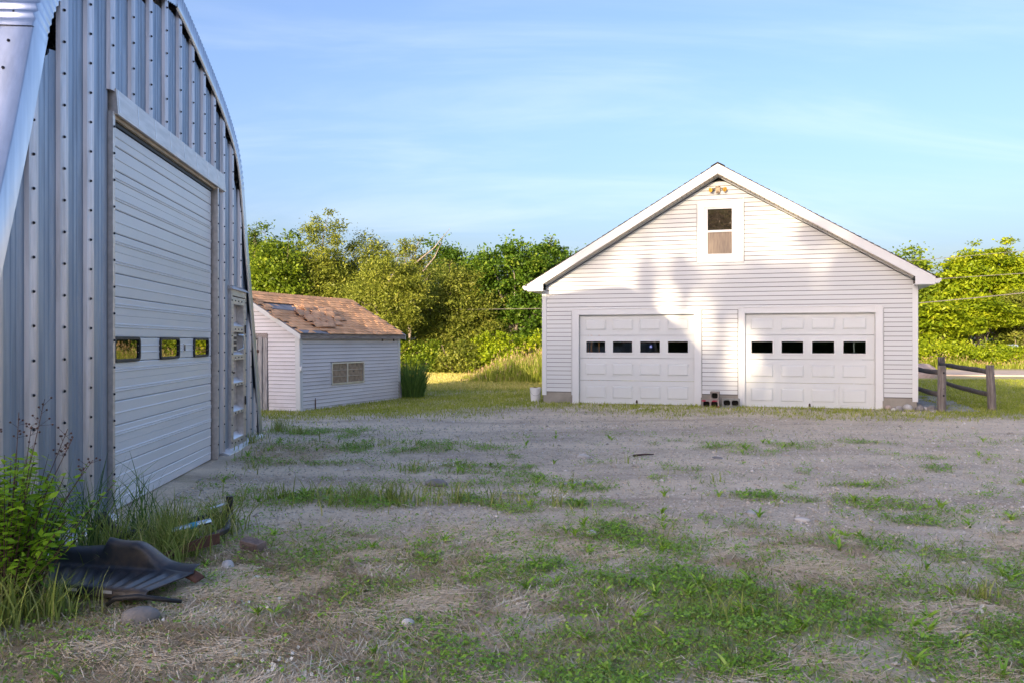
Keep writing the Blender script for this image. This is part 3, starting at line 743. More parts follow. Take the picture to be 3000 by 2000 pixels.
# roof: boards, fascia, soffit, gutters, shingles
def roof_side(sg):
    xe = APX + sg * 4.60
    ze = rake(xe)
    b = MB()
    P = [(APX, APZ - 0.012), (xe, ze - 0.012), (xe, ze - 0.14), (APX, APZ - 0.14)]
    b.prism_y(P if sg > 0 else [P[0], P[3], P[2], P[1]], -0.295, GD + 0.3)
    b.build("roof_deck", M['oldwood'], G)
    # courses of shingles
    n_c = 36
    Lx = 4.66
    for k in range(n_c):
        u0, u1 = Lx * k / n_c, Lx * (k + 1) / n_c
        q = MB()
        xa, xb = APX + sg * u0, APX + sg * u1
        za, zb = rake(xa), rake(xb)
        ov = -0.335 - 0.006 * ((k * 7) % 3)
        q.prism_y([(xa, za - 0.010), (xa, za + 0.002), (xb, zb + 0.018), (xb, zb - 0.010)] if sg > 0 else [(xa, za + 0.002), (xa, za - 0.010), (xb, zb - 0.010), (xb, zb + 0.018)], ov, GD + 0.32)
        q.build("shingle_course", M['roof_dark'], G)
    # rake fascia with pork-chop eave return
    f = MB()
    fz = 0.232
    P = [(APX, APZ - 0.012), (xe, ze - 0.012), (xe, ze - 0.175), (APX + sg * 4.20, rake(APX + sg * 4.2) - fz - 0.19 + 0.02), (APX + sg * 4.20, rake(APX + sg * 4.2) - fz), (APX, APZ - fz)]
    P[3] = (APX + sg * 4.20, ze - 0.175)
    f.prism_y(P if sg > 0 else P[::-1], -0.325, -0.296)
    P2 = [(APX, APZ - 0.012), (xe, ze - 0.012), (xe, ze - 0.062), (APX, APZ - 0.062)]
    f.prism_y(P2 if sg > 0 else P2[::-1], -0.332, -0.3252)
    f.box(min(xe, APX + sg * 4.2), max(xe, APX + sg * 4.2), -0.296, 0.0, ze - 0.175, ze - 0.15)
    f.build("rake_fascia", M['trim'], G)
    # soffit under the rake overhang, in strips
    nst = 40
    for k in range(nst):
        u0, u1 = 4.20 * k / nst, 4.20 * (k + 1) / nst - 0.012
        q = MB()
        xa, xb = APX + sg * u0, APX + sg * u1
        za, zb = rake(xa) - fz, rake(xb) - fz
        P = [(xa, za + 0.002), (xb, zb + 0.002), (xb, zb - 0.012), (xa, za - 0.012)]
        q.prism_y(P if sg > 0 else P[::-1], -0.294, -0.024)
        q.build("soffit_strip", M['soffit'], G)
    q = MB()
    q.prism_y([(APX, APZ - fz + .006), (APX + sg * 4.2, rake(APX + sg * 4.2) - fz + .006), (APX + sg * 4.2, rake(APX + sg * 4.2) - fz + .0035), (APX, APZ - fz + .0035)][::int(sg)], -0.294, -0.0)
    q.build("soffit_backing", M['dark'], G)
    # frieze strip against the wall
    q = MB(); q.prism_y([(APX, APZ - fz - 0.012), (APX + sg * 4.2, rake(APX + sg * 4.2) - fz - 0.012), (APX + sg * 4.2, rake(APX + sg * 4.2) - fz - 0.04), (APX, APZ - fz - 0.04)][::int(sg)], -0.040, -0.002)
    q.build("frieze_strip", M['trim'], G)
    # side eave: fascia, soffit, gutter
    e = MB(); x0, x1 = sorted((xe - sg * 0.03, xe)); e.box(x0, x1, -0.29, GD + 0.3, ze - 0.174, ze - 0.02)
    x0, x1 = sorted((xe - sg * 0.03, APX + sg * 4.28)); e.box(x0, x1, 0.0, GD + 0.3, ze - 0.17, ze - 0.155)
    e.build("eave_fascia", M['trim'], G)
    g = MB(); xo = xe + sg * 0.125; zt = ze - 0.045
    P = [(xe + sg * 0.002, zt), (xe + sg * 0.002, zt - 0.10), (xe + sg * 0.08, zt - 0.10), (xo, zt - 0.045), (xo, zt), (xo - sg * 0.012, zt), (xo - sg * 0.012, zt - 0.04), (xe + sg * 0.075, zt - 0.09), (xe + sg * 0.012, zt - 0.09), (xe + sg * 0.012, zt)]
    g.prism_y(P if sg < 0 else P[::-1], -0.28, GD + 0.3)
    g.prism_y([P[0], P[1], P[2], P[3], P[4]][::-int(sg)], -0.300, -0.2802)
    g.build("gutter", M['trim'], G)
roof_side(-1); roof_side(1)
b = MB(); b.prism_y([(APX - 0.16, APZ - 0.09 + .03), (APX, APZ + 0.03), (APX + 0.16, APZ - 0.09 + .03), (APX, APZ + .012)], -0.345, GD + 0.32); b.build("ridge_cap", M['roof_dark'], G)
# ------------------------------------------------------------------ steel arch hut
hut = empty("steel_arch_hut", (QO[0], QO[1], 0), rot_of(QU), "tall galvanised steel arch hut with white overhead door", "metal building")
H = hut
XC = 1.87
HP = [(4.78, -0.02), (4.40, 1.1), (3.99, 2.15), (3.64, 3.0), (3.43, 3.6), (3.26, 4.08), (2.98, 4.42), (2.41, 4.72), (1.83, 4.93), (1.39, 5.07), (0.9, 5.22), (0.28, 5.39), (0.0, 5.44)]
def chaikin(p, n=3):
    for _ in range(n):
        q = [p[0]]
        for a, b_ in zip(p[:-1], p[1:]):
            q += [(a[0] * .75 + b_[0] * .25, a[1] * .75 + b_[1] * .25), (a[0] * .25 + b_[0] * .75, a[1] * .25 + b_[1] * .75)]
        q.append(p[-1]); p = q
    return p
PROF = np.array(chaikin(HP))
_arc = np.concatenate([[0], np.cumsum(np.hypot(np.diff(PROF[:, 0]), np.diff(PROF[:, 1])))])
def prof_at(u):
    return np.interp(u, _arc, PROF[:, 0]), np.interp(u, _arc, PROF[:, 1])
def archz(x):
    w = abs(x - XC)
    return float(np.interp(-w, -PROF[:, 0], PROF[:, 1]))
ULEN = _arc[-1]
u_seam = float(np.interp(3.88, PROF[:, 1], _arc))
# corrugated arch sheets: profile across depth (t, outward offset)
PER = 0.61
def arch_sheet(t0, ua, ub, side, crimp, lift=0.0, step=0.12, front=False):
    """one sheet of arch, side -1/+1, running along the curve from ua to ub"""
    cs = [(0.0, -0.03), (0.0, 0.182), (0.010, 0.192), (0.295, 0.192), (0.302, 0.185), (0.405, 0.0), (0.49, 0.0), (0.50, 0.012), (0.51, 0.0), (PER, 0.0)]
    n = max(2, int((ub - ua) / step))
    us = np.linspace(ua, ub, n + 1)
    w, z = prof_at(us)
    w2, z2 = prof_at(us + 1e-3); w1, z1 = prof_at(us - 1e-3)
    tw, tz = w2 - w1, z2 - z1
    l_ = np.hypot(tw, tz) + 1e-12
    nw, nz = tz / l_, -tw / l_          # outward normal of the half profile
    off = np.zeros_like(us)
    if crimp:
        ph = (us - ua) / 0.078
        off = 0.009 * np.sin(2 * np.pi * ph) * sstep(0.0, 0.1, us - ua)
    V, F = [], []
    for i in range(n + 1):
        for k, (t, o_) in enumerate(cs):
            o2 = o_ + lift + off[i] * (1.0)
            V.append((XC + side * (w[i] + nw[i] * o2), t0 + t + (off[i] * 0.9 if k in (1, 2, 3, 4) and crimp else 0), z[i] + nz[i] * o2))
    m_ = len(cs)
    for i in range(n):
        for k in range(m_ - 1):
            q = (i * m_ + k, i * m_ + k + 1, (i + 1) * m_ + k + 1, (i + 1) * m_ + k)
            F.append(q if side > 0 else q[::-1])
    return V, F
for k in range(15):
    t0 = -0.024 + k * PER
    fine = k < 4
    for sd in (-1, 1):
        v, f = arch_sheet(t0, 0.0, u_seam + 0.03, sd, False)
        np_mesh("arch_side_sheet", v, f, M['galv'], H)
        v, f = arch_sheet(t0, u_seam - 0.05, ULEN, sd, fine, 0.008, 0.013 if fine else 0.14)
        np_mesh("arch_roof_sheet", v, f, M['galv'], H)
DEP = 15 * PER
for sd in (1,):             # closure angle folded along the front edge of the arch
    us = np.linspace(0, ULEN, 90); w, z = prof_at(us); w2, z2 = prof_at(us + 1e-3); w1, z1 = prof_at(us - 1e-3)
    l_ = np.hypot(w2 - w1, z2 - z1) + 1e-12; nw, nz = (z2 - z1) / l_, -(w2 - w1) / l_
    V, F = [], []
    for i in range(90):
        for y, o_ in ((-0.012, -0.05), (-0.030, -0.035), (-0.030, 0.01), (-0.026, 0.02)): V.append((XC + sd * (w[i] + nw[i] * o_), y, z[i] + nz[i] * o_))
    for i in range(89):
        for k in range(3):
            q = (i * 4 + k, i * 4 + k + 1, i * 4 + 5 + k, i * 4 + 4 + k); F.append(q if sd > 0 else q[::-1])
    np_mesh("edge_flashing", V, F, M['galv'], H)
# rear closing wall, floor, footing
b = MB(); pts = [(XC - w, z) for w, z in PROF] + [(XC + w, z) for w, z in PROF[::-1][1:]]
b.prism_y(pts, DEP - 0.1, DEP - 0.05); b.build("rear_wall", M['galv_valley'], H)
b = MB(); b.box(XC - 5.05, -0.12, -0.06, 0.35, -0.5, -0.01).box(3.95, XC + 5.02, -0.04, 0.35, -0.5, -0.02).box(XC - 5.05, XC - 4.7, 0.35, DEP, -0.5, -0.01).box(XC + 4.7, XC + 5.02, 0.35, DEP, -0.5, -0.01)
b.box(-0.12, 3.95, -0.24, 0.6, -0.5, -0.012).box(XC - 4.7, XC + 4.7, 0.6, DEP, -0.5, -0.02)
b.build("concrete_footing", M['concrete'], H)
b = MB(); b.hexa([(4.12, -0.10, -0.02), (6.72, -0.10, -0.02), (6.72, 0.06, -0.015), (4.12, 0.06, -0.015), (4.12, -0.085, 0.012), (6.72, -0.085, 0.012), (6.72, 0.06, 0.065), (4.12, 0.06, 0.065)]); b.build("base_angle", M['alum_bright'], H)
b = MB(); b.hexa([(-2.9, -0.085, -0.02), (-0.07, -0.085, -0.02), (-0.07, 0.06, -0.02), (-2.9, 0.06, -0.02), (-2.9, -0.07, 0.01), (-0.07, -0.07, 0.01), (-0.07, 0.06, 0.06), (-2.9, 0.06, 0.06)]); b.build("base_angle", M['alum_bright'], H)

# closure sheets filling the first corrugation beside the end wall
for sd, zlim in ((1, 3.3), (-1, 3.3)):
    us = [u_ for u_ in np.linspace(0, ULEN, 120) if prof_at(u_)[1] < zlim]
    V, F = [], []
    for u_ in us:
        w, z = prof_at(u_); V += [(XC + sd * (w - 0.05), 0.045, z), (XC + sd * (w + 0.165), 0.045, z)]
    for i in range(len(us) - 1):
        q = (2 * i, 2 * i + 1, 2 * i + 3, 2 * i + 2); F.append(q if sd > 0 else q[::-1])
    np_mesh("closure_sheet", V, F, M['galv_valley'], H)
# end wall: alternating flat sheets (set back) and raised ribs
YV = 0.036
ribs = []
P0 = 0.527
bolt_me = MB().lathe([(0.0125, 0.0), (0.0125, 0.003), (0.009, 0.0035), (0.009, 0.010), (0.005, 0.012)], 7).mesh("bolt", M['bolt'])
bolt_spots = []
def rib(xc, z0, wf=0.15, foot=0.016):
    x0, x1 = xc - wf / 2, xc + wf / 2
    top = lambda x: max(z0 + 0.05, archz(x) + 0.015)
    b = MB()
    # raised face bowed a little, with sloping flanks down to the sheet
    prof = [(x0 - foot, YV), (x0 - 0.004, 0.006), (x0 + 0.012, 0.0), (xc - 0.02, -0.006), (xc + 0.02, -0.007), (x1 - 0.012, 0.0), (x1 + 0.004, 0.006), (x1 + foot, YV)]
    n = len(prof); base = len(b.v)
    for x, y in prof: b.v.append((x, y, z0))
    for x, y in prof: b.v.append((x, y, top(x)))
    for i in range(n - 1): b.f.append((i, i + 1, n + i + 1, n + i))
    b.f.append(tuple(range(n - 1, -1, -1))); b.f.append(tuple(range(n, 2 * n)))
    b.build("wall_rib", M['galv_warm'], H)
    z = z0 + 0.16
    while z < top(xc) - 0.05:
        bolt_spots.append((xc - wf * 0.22, -0.006, z, 'f')); z += 0.252
def sheet(x0, x1, z0):
    if x1 - x0 < 0.03: return
    b = MB()
    xs = [x0, x0 + (x1 - x0) * 0.40, x0 + (x1 - x0) * 0.43, x0 + (x1 - x0) * 0.47, x0 + (x1 - x0) * 0.60, x0 + (x1 - x0) * 0.63, x0 + (x1 - x0) * 0.66, x1]
    ys = [0, 0, -0.006, 0, 0, -0.006, 0, 0]
    # sheets are cut square a hand below the curve of the arch, stepping down with it
    zl, zr = archz(x0), archz(x1)
    lo_, hi_ = min(zl, zr), max(zl, zr)
    if lo_ > 3.2: tops = [max(z0 + 0.05, (zl * (1 - f_) + zr * f_) * 0.30 + lo_ * 0.70 - 0.05) for f_ in np.linspace(0, 1, 8)]
    else: tops = [max(z0 + 0.03, archz(x)) for x in xs]
    n = 8
    for x, y in zip(xs, ys): b.v.append((x, YV + y, z0))
    for (x, y), t in zip(zip(xs, ys), tops): b.v.append((x, YV + y, t))
    for x in xs: b.v.append((x, YV + 0.012, z0))
    for x, t in zip(xs, tops): b.v.append((x, YV + 0.012, t))
    for i in range(n - 1):
        b.f.append((i, i + 1, n + i + 1, n + i)); b.f.append((2 * n + i + 1, 2 * n + i, 3 * n + i, 3 * n + i + 1)); b.f.append((n + i, n + i + 1, 3 * n + i + 1, 3 * n + i))
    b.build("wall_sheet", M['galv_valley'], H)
left_ribs = [-0.534 - P0 * k for k in range(5)]
door_ribs = [-0.007 + P0 * k for k in range(1, 8)]
right_ribs = [4.21, 5.98, 6.40]
# left of the door
edges = sorted(left_ribs)
for x in edges:
    if archz(x) > 0.1: rib(x, 0.04, 0.14)
xs_ = [XC - 4.70] + edges + [-0.07]
for a, c in zip(xs_[:-1], xs_[1:]):
    sheet(a + (0.084 if a > XC - 4.69 else 0), c - (0.084 if c < -0.1 else 0), 0.04)
# above the door
for x in door_ribs: rib(x, 3.86, 0.105)
xs_ = [-0.06] + door_ribs + [4.21]
for a, c in zip(xs_[:-1], xs_[1:]):
    sheet(a + 0.066, c - 0.066, 3.84)
rib(-0.02, 3.90, 0.12)
# right of the door
rib(4.20, 0.03, 0.13, 0.03); sheet(3.80, 4.11, 0.03); sheet(4.29, 4.60, 0.03)
for x in (4.735, 5.26): rib(x, 2.42, 0.11)
for a, c in ((4.60, 4.66), (4.81, 5.18), (5.34, 5.60)): sheet(a, c, 2.42)
rib(5.98, 0.03, 0.11, 0.03); sheet(5.62, 5.90, 0.03); sheet(6.06, 6.36, 0.03); rib(6.42, 0.03, 0.08, 0.02); sheet(6.48, 6.62, 0.03)
b = MB(); b.box(3.80, 6.2, 0.13, 0.16, 0.0, 3.3).box(-2.4, -0.08, 0.13, 0.16, 0.0, 2.4).box(-0.08, 3.80, 0.24, 0.26, 3.72, 3.75); b.build("wall_liner", M['dark'], H)

# door opening trim
DX0, DX1, DZ = 0.0, 3.67, 3.60
b = MB(); b.box(-0.06, -0.002, -0.008, 0.10, -0.005, 3.71); b.build("door_jamb", M['alum'], H)
for k in range(15): bolt_spots.append((-0.04, -0.012, 0.14 + 0.245 * k, 'f'))
b = MB(); b.box(3.745, 3.80, -0.02, 0.20, 0.0, 3.70); b.build("door_jamb", M['alum'], H)
for k in range(14): bolt_spots.append((3.772, -0.02, 0.2 + 0.25 * k, 'f'))
b = MB(); b.box(3.657, 3.745, 0.07, 0.20, 0.0, 3.66); b.build("door_track", M['rubber'], H)
b = MB()
b.prism_x([(0.10, 3.93), (-0.016, 3.93), (-0.034, 3.715), (-0.034, 3.695), (0.24, 3.70), (0.24, 3.72)], -0.005, 4.15)
b.build("header_trim", M['alum'], H)
for k in range(8):
    b = MB(); x = -0.007 + P0 * k + .05; b.hexa([(x - .006, -0.037, 3.715), (x + .006, -0.037, 3.715), (x + .006, -0.030, 3.715), (x - .006, -0.030, 3.715), (x - .006, -0.019, 3.93), (x + .006, -0.019, 3.93), (x + .006, -0.012, 3.93), (x - .006, -0.012, 3.93)])
    b.build("header_seam", M['alum_bright'], H)
b = MB(); b.box(0.0, 3.655, 0.035, 0.09, 3.622, 3.692); b.build("door_top_seal", M['rubber'], H)
b = MB(); b.box(0.0, 3.745, 0.005, 0.033, 3.66, 3.692); b.build("header_angle", M['mud_board'], H)

# sectional door: alternating narrow flat and wide ribbed panels
od = empty("overhead_door"); od.parent = H
YO = 0.050
bands = [(0.0, 0.205), (0.205, 0.44), (0.44, 0.81), (0.81, 1.04), (1.04, 1.41), (1.41, 1.64), (1.64, 2.02), (2.02, 2.24), (2.24, 2.615), (2.615, 2.84), (2.84, 3.21), (3.21, 3.435), (3.435, 3.62)]
WIN = [(0.10, 0.815), (1.46, 2.175), (2.79, 3.485)]
for za, zb in bands:
    za += 0.003 if za > 0 else 0.012; zb -= 0.004
    b = MB(); h = zb - za
    prof = [(YO + 0.05, za), (YO + 0.006, za), (YO, za + 0.008)]
    if h > 0.3:
        for f_ in (0.25, 0.31, 0.76, 0.82):
            zz = za + h * f_
            prof += [(YO, zz - 0.012), (YO - 0.009, zz - 0.004), (YO - 0.009, zz + 0.004), (YO, zz + 0.012)]
            if f_ == 0.31: prof += [(YO, za + h * 0.54 - 0.003), (YO + 0.006, za + h * 0.54), (YO, za + h * 0.54 + 0.003)]
    elif h > 0.21 or True:
        for f_ in ((0.36, 0.66) if abs(za - 1.41) < 0.05 else (0.5,)):
            zz = za + h * f_
            prof += [(YO, zz - 0.010), (YO - 0.006, zz - 0.003), (YO - 0.006, zz + 0.003), (YO, zz + 0.010)]
    prof += [(YO, zb - 0.008), (YO + 0.006, zb), (YO + 0.05, zb)]
    if abs(za - 1.41) < 0.05:
        ex = [DX0 + 0.0] + sum([[a + 0.03, c - 0.03] for a, c in WIN], []) + [3.655]
        for q in range(0, len(ex), 2): b.prism_x(prof[::-1], ex[q], ex[q + 1])
        b.box(DX0, 3.655, YO + 0.003, YO + 0.045, za, 1.436).box(DX0 - 0.03, 3.665, YO + 0.003, YO + 0.045, 1.614, zb)
    else:
        b.prism_x(prof[::-1], DX0, 3.655)
    b.build("door_panel", M['odoor'], od)
def rrect(x0, x1, z0, z1, r, n=5):
    out = []
    for cx, cz, a0_ in ((x1 - r, z1 - r, 0), (x0 + r, z1 - r, 90), (x0 + r, z0 + r, 180), (x1 - r, z0 + r, 270)):
        for k in range(n + 1):
            t = R(a0_ + 90 * k / n); out.append((cx + r * math.cos(t), cz + r * math.sin(t)))
    return out
for x0, x1 in WIN:
    o_ = rrect(x0, x1, 1.405, 1.645, 0.055); i_ = rrect(x0 + 0.028, x1 - 0.028, 1.433, 1.617, 0.04)
    b = MB(); n = len(o_)
    for y in (YO - 0.022, YO + 0.03):
        b.v += [(x, y, z) for x, z in o_] + [(x, y, z) for x, z in i_]
    for k in range(n):
        j = (k + 1) % n
        b.f += [(k, j, n + j, n + k)[::-1], (2 * n + k, 2 * n + j, 3 * n + j, 3 * n + k), (k, j, 2 * n + j, 2 * n + k), (n + k, n + j, 3 * n + j, 3 * n + k)[::-1]]
    b.build("window_frame", M['rubber'], od, bevel=0.003)
    b = MB(); b.prism_y(i_, YO - 0.004, YO + 0.0); b.build("window_pane", M['pane_mirror'], od)
b = MB(); b.box(2.36, 2.42, YO - 0.012, YO - 0.0005, 1.475, 1.575); b.build("lock_plate", M['alum_bright'], od)
b = MB(); b.box(2.378, 2.402, YO - 0.018, YO - 0.0125, 1.49, 1.56); b.build("lock_handle", M['hinge'], od)

# walk-in door of five sunk bays
wd = empty("walk_door"); wd.parent = H
b = MB(); b.box(4.60, 4.675, -0.006, 0.10, 0.0, 2.36).box(5.535, 5.60, -0.006, 0.10, 0.0, 2.36).box(4.675, 5.535, -0.004, 0.10, 2.272, 2.36).prism_x([(-0.05, 2.36), (0.03, 2.42), (0.10, 2.42), (0.10, 2.36)], 4.56, 5.64)
b.build("door_frame", M['alum'], wd)
bays = [(1.82, 2.15), (1.40, 1.74), (0.98, 1.33), (0.56, 0.94), (0.15, 0.52)]
b = MB(); b.box(4.68, 4.76, -0.002, 0.10, 0.05, 2.255).box(5.44, 5.53, -0.002, 0.10, 0.05, 2.255)
zz = [0.05] + [q for bay in bays[::-1] for q in bay] + [2.255]
for q in range(0, len(zz), 2): b.box(4.76, 5.44, -0.002, 0.10, zz[q], zz[q + 1])
b.build("door_frame_rail", M['alum'], wd)
for z0, z1 in bays:
    b = MB(); b.hexa([(4.76, 0.002, z0), (5.44, 0.002, z0), (5.44, 0.094, z0), (4.76, 0.094, z0), (4.76, 0.002, z0 + 0.006), (5.44, 0.002, z0 + 0.006), (5.44, 0.094, z0 + 0.075), (4.76, 0.094, z0 + 0.075)])
    b.build("bay_sill", M['alum_bright'], wd)
    b = MB(); b.box(4.76, 5.44, 0.101, 0.108, z0, z1).box(4.762, 4.775, 0.004, 0.1005, z0 + .08, z1).box(5.425, 5.438, 0.004, 0.1005, z0 + .08, z1)
    b.build("door_bay", M['alum'], wd)
b = MB(); b.tube([(5.15, 0.02, 1.70), (5.24, -0.04, 1.69), (5.25, -0.045, 1.6), (5.22, -0.04, 1.5), (5.12, 0.02, 1.46)], 0.016, 7); b.build("door_handle", M['chrome'], wd, smooth=True)
b = MB(); b.box(4.82, 5.10, 0.03, 0.094, 1.45, 1.70); b.build("lock_case", M['alum'], wd)
b = MB(); b.box(4.85, 5.07, 0.024, 0.0298, 1.47, 1.53).box(4.85, 5.07, 0.024, 0.0298, 1.56, 1.60).box(4.85, 5.07, 0.024, 0.0298, 1.63, 1.67); b.build("lock_slot", M['hinge'], wd)
b = MB()
for z in (0.62, 1.72): b.box(5.50, 5.54, -0.02, -0.0065, z, z + 0.13)
b.build("hinge", M['hinge'], wd)
b = MB(); b.box(4.70, 4.82, -0.012, -0.0025, 1.13, 1.155); b.build("latch_bolt", M['hinge'], wd)
b = MB(); b.box(4.68, 5.53, -0.010, 0.02, 0.012, 0.047); b.build("kick_strip", M['alum'], wd)
for z0, z1 in list(zip([0.05] + [q[1] for q in bays[::-1]], [q[0] for q in bays[::-1]] + [2.255])):
    for x in (4.87, 5.08, 5.29): bolt_spots.append((x, -0.002, (z0 + z1) / 2, 'f'))
for k in range(9):
    bolt_spots.append((4.635, -0.006, 0.12 + 0.26 * k, 'f')); bolt_spots.append((5.568, -0.006, 0.12 + 0.26 * k, 'f'))

# bolts along the first arch bays
def arch_bolt(u, side, t, o_):
    w, z = [float(q) for q in prof_at(u)]
    w2, z2 = [float(q) for q in prof_at(u + 1e-3)]; w1, z1 = [float(q) for q in prof_at(u - 1e-3)]
    l_ = math.hypot(w2 - w1, z2 - z1); nw, nz = (z2 - z1) / l_, -(w2 - w1) / l_
    return (XC + side * (w + nw * o_), t, z + nz * o_, side * nw, nz)
arch_bolts = []
u = 2.1
while u < ULEN * 0.7:
    arch_bolts.append(arch_bolt(u, -1, 0.13, 0.192 + (0.008 if u > u_seam else 0)))
    arch_bolts.append(arch_bolt(u + .1, -1, 0.52, 0.002 + (0.008 if u + .1 > u_seam else 0)))
    u += 0.235
u = 0.4
while u < ULEN * 0.92:
    arch_bolts.append(arch_bolt(u, 1, 0.10, 0.192))
    u += 0.26
n_b = 0
extra = MB()
for x, y, z, _ in bolt_spots:
    n_b += 1
    if n_b <= 250: link("bolt", bolt_me, H, (x, y, z), (R(90), 0, 0))
    else: extra.tube([(x, y, z), (x, y - 0.012, z)], [0.0125, 0.009], 6)
if extra.v:
    o = extra.build("small_bolts", M['bolt'], H); o['kind'] = 'stuff'
for x, y, z, nx_, nz_ in arch_bolts[:48]:
    link("bolt", bolt_me, H, (x, y, z), (0, math.atan2(nx_, nz_), 0))
# ------------------------------------------------------------------ storage shed
shed = empty("storage_shed", (SO[0], SO[1], -0.12), rot_of(SU), "small leaning white shed with curled brown shingle roof", "shed")
SH = shed
SLN, SWD = 5.0, 3.26
def ez(y): return 1.99 + 0.575 * (y if y <= SWD / 2 else SWD - y)
LEAN = 0.022       # the shed leans a little along its length
def lean(o):
    o.data.transform(Matrix(((1, 0, -LEAN, 0), (0, 1, 0, 0), (0, 0, 1, 0), (0, 0, 0, 1)))); return o
b = MB()
b.prism_x([(0.03, 0.0), (SWD - 0.03, 0.0), (SWD - 0.03, ez(0.03) - 0.05), (SWD / 2, ez(SWD / 2) - 0.05), (0.03, ez(0.03) - 0.05)], 0.03, SLN - 0.03)
# hollow body: four walls
b = MB(); b.box(0.03, 1.37, 0.03, 0.10, -0.2, 1.9).box(2.90, SLN - .03, 0.03, 0.10, -0.2, 1.9).box(1.37, 2.90, 0.03, 0.10, -0.2, 0.66).box(1.37, 2.90, 0.03, 0.10, 1.17, 1.9)
b.box(0.03, SLN - .03, SWD - .1, SWD - .03, -0.2, 1.9)
b.prism_x([(0.10, -0.2), (SWD - 0.10, -0.2), (SWD - 0.10, ez(0.10) - 0.06), (SWD / 2, ez(SWD / 2) - 0.06), (0.10, ez(0.10) - 0.06)], 0.03, 0.10)
b.prism_x([(0.10, -0.2), (SWD - 0.10, -0.2), (SWD - 0.10, ez(0.10) - 0.06), (SWD / 2, ez(SWD / 2) - 0.06), (0.10, ez(0.10) - 0.06)], SLN - 0.10, SLN - 0.03)
lean(b.build("wall_frame", M['interior'], SH))
# siding of the long side
z, k = 0.0, 0
while z < 1.86:
    for a_, c_ in ([(0.08, 1.35), (2.92, SLN - 0.06)] if 0.66 < z + .05 < 1.18 else ([(0.08, 2.4 + .5 * (k % 3)), (2.4 + .5 * (k % 3), SLN - 0.06)])):
        b = MB(); w = RNG.uniform(-0.003, 0.003)
        b.hexa([(a_, -0.014 + w, z + .011), (c_, -0.014 - w, z + .011), (c_, 0.028, z + 0.013), (a_, 0.028, z + 0.013), (a_, 0.006, z + 0.094), (c_, 0.006, z + 0.094), (c_, 0.028, z + 0.092), (a_, 0.028, z + 0.092)])
        lean(b.build("siding_board", M['vinyl_old'], SH))
    z += 0.092; k += 1
# siding of the gable end (local x = 0 plane, boards run along y)
z = -0.05
while z < ez(SWD / 2) - 0.12:
    z1 = z + 0.092
    def ylim(q):
        if q < ez(0.08): return 0.08, SWD - 0.08
        h = (q - 1.99) / 0.575; return h, SWD - h
    a0_, b0_ = ylim(z); a1_, b1_ = ylim(z1)
    a0_, a1_ = a0_ + .03, a1_ + .03; b0_, b1_ = b0_ - .03, b1_ - .03
    parts_ = [(a0_, a1_, 0.90, 0.90), (2.05, 2.05, b0_, b1_)] if z < 1.80 else [(a0_, a1_, b0_, b1_)]
    for p0, p1, q0, q1 in parts_:
        if q1 - p1 < 0.03: continue
        b = MB()
        b.hexa([(0.028, p0, z + .012), (-0.014, p0, z + .010), (-0.014, q0, z + .010), (0.028, q0, z + .012), (0.028, p1, z1), (0.006, p1, z1 + .002), (0.006, q1, z1 + .002), (0.028, q1, z1)])
        lean(b.build("siding_board", M['vinyl_old'], SH))
    z = z1
# corner boards, one bent and torn half way up
b = MB(); b.box(-0.028, 0.09, -0.026, -0.014, 0.02, 1.87).box(-0.028, -0.016, -0.014, 0.10, -0.02, 1.9); lean(b.build("corner_trim", M['trim'], SH))
b = MB(); b.hexa([(-0.03, -0.06, 1.03), (0.05, -0.05, 0.98), (0.05, -0.03, .98), (-0.03, -0.03, 1.03), (-0.02, -0.07, 1.10), (0.08, -0.035, 1.22), (0.08, -0.027, 1.22), (-0.02, -0.03, 1.10)]); lean(b.build("bent_trim", M['trim'], SH))
b = MB(); b.box(SLN - .08, SLN + .02, -0.028, 0.0, 0.55, 1.87); lean(b.build("corner_trim", M['trim'], SH))
b = MB(); b.hexa([(SLN + .00, -0.03, 0.0), (SLN + .10, -0.03, 0.0), (SLN + .10, 0.0, 0.0), (SLN + .00, 0.0, 0.0), (SLN - .07, -0.03, .56), (SLN + .02, -0.03, .56), (SLN + .02, 0.0, .56), (SLN - .07, 0.0, .56)]); b.build("split_trim", M['oldwood'], SH)
# weathered eave board, rake board
b = MB(); b.box(-0.16, SLN + 0.16, -0.135, -0.105, 1.79, 1.92); lean(b.build("eave_board", M['fascia_old'], SH))
b = MB(); b.box(-0.12, SLN + 0.1, -0.104, 0.03, 1.868, 1.885); lean(b.build("eave_soffit", M['trim'], SH))
b = MB()
for x in (3.8, 4.45): b.box(x, x + .03, -0.13, -0.10, 1.72, 1.79)
lean(b.build("bracket", M['hinge'], SH))
for xa, xb in ((-0.17, -0.14), (SLN + .14, SLN + .17)):
    b = MB(); b.prism_x([(-0.14, ez(-0.14) - 0.01), (SWD / 2, ez(SWD / 2) - 0.01), (SWD + .14, ez(-0.14) - 0.01), (SWD + .14, ez(-0.14) - 0.14), (SWD / 2, ez(SWD / 2) - 0.14), (-0.14, ez(-0.14) - 0.14)], xa, xb)
    lean(b.build("rake_board", M['trim'], SH))
# roof boards
for sg in (0, 1):
    b = MB()
    if sg == 0: P = [(-0.15, ez(-0.15) - 0.02), (SWD / 2, ez(SWD / 2) - 0.02), (SWD / 2, ez(SWD / 2)), (-0.15, ez(-0.15))]
    else: P = [(SWD / 2, ez(SWD / 2) - 0.02), (SWD + .15, ez(-0.15) - 0.02), (SWD + .15, ez(-0.15)), (SWD / 2, ez(SWD / 2))]
    b.prism_x(P[::-1], -0.175, SLN + 0.175); lean(b.build("roof_deck", M['felt'] if sg == 0 else M['roof_dark'], SH))
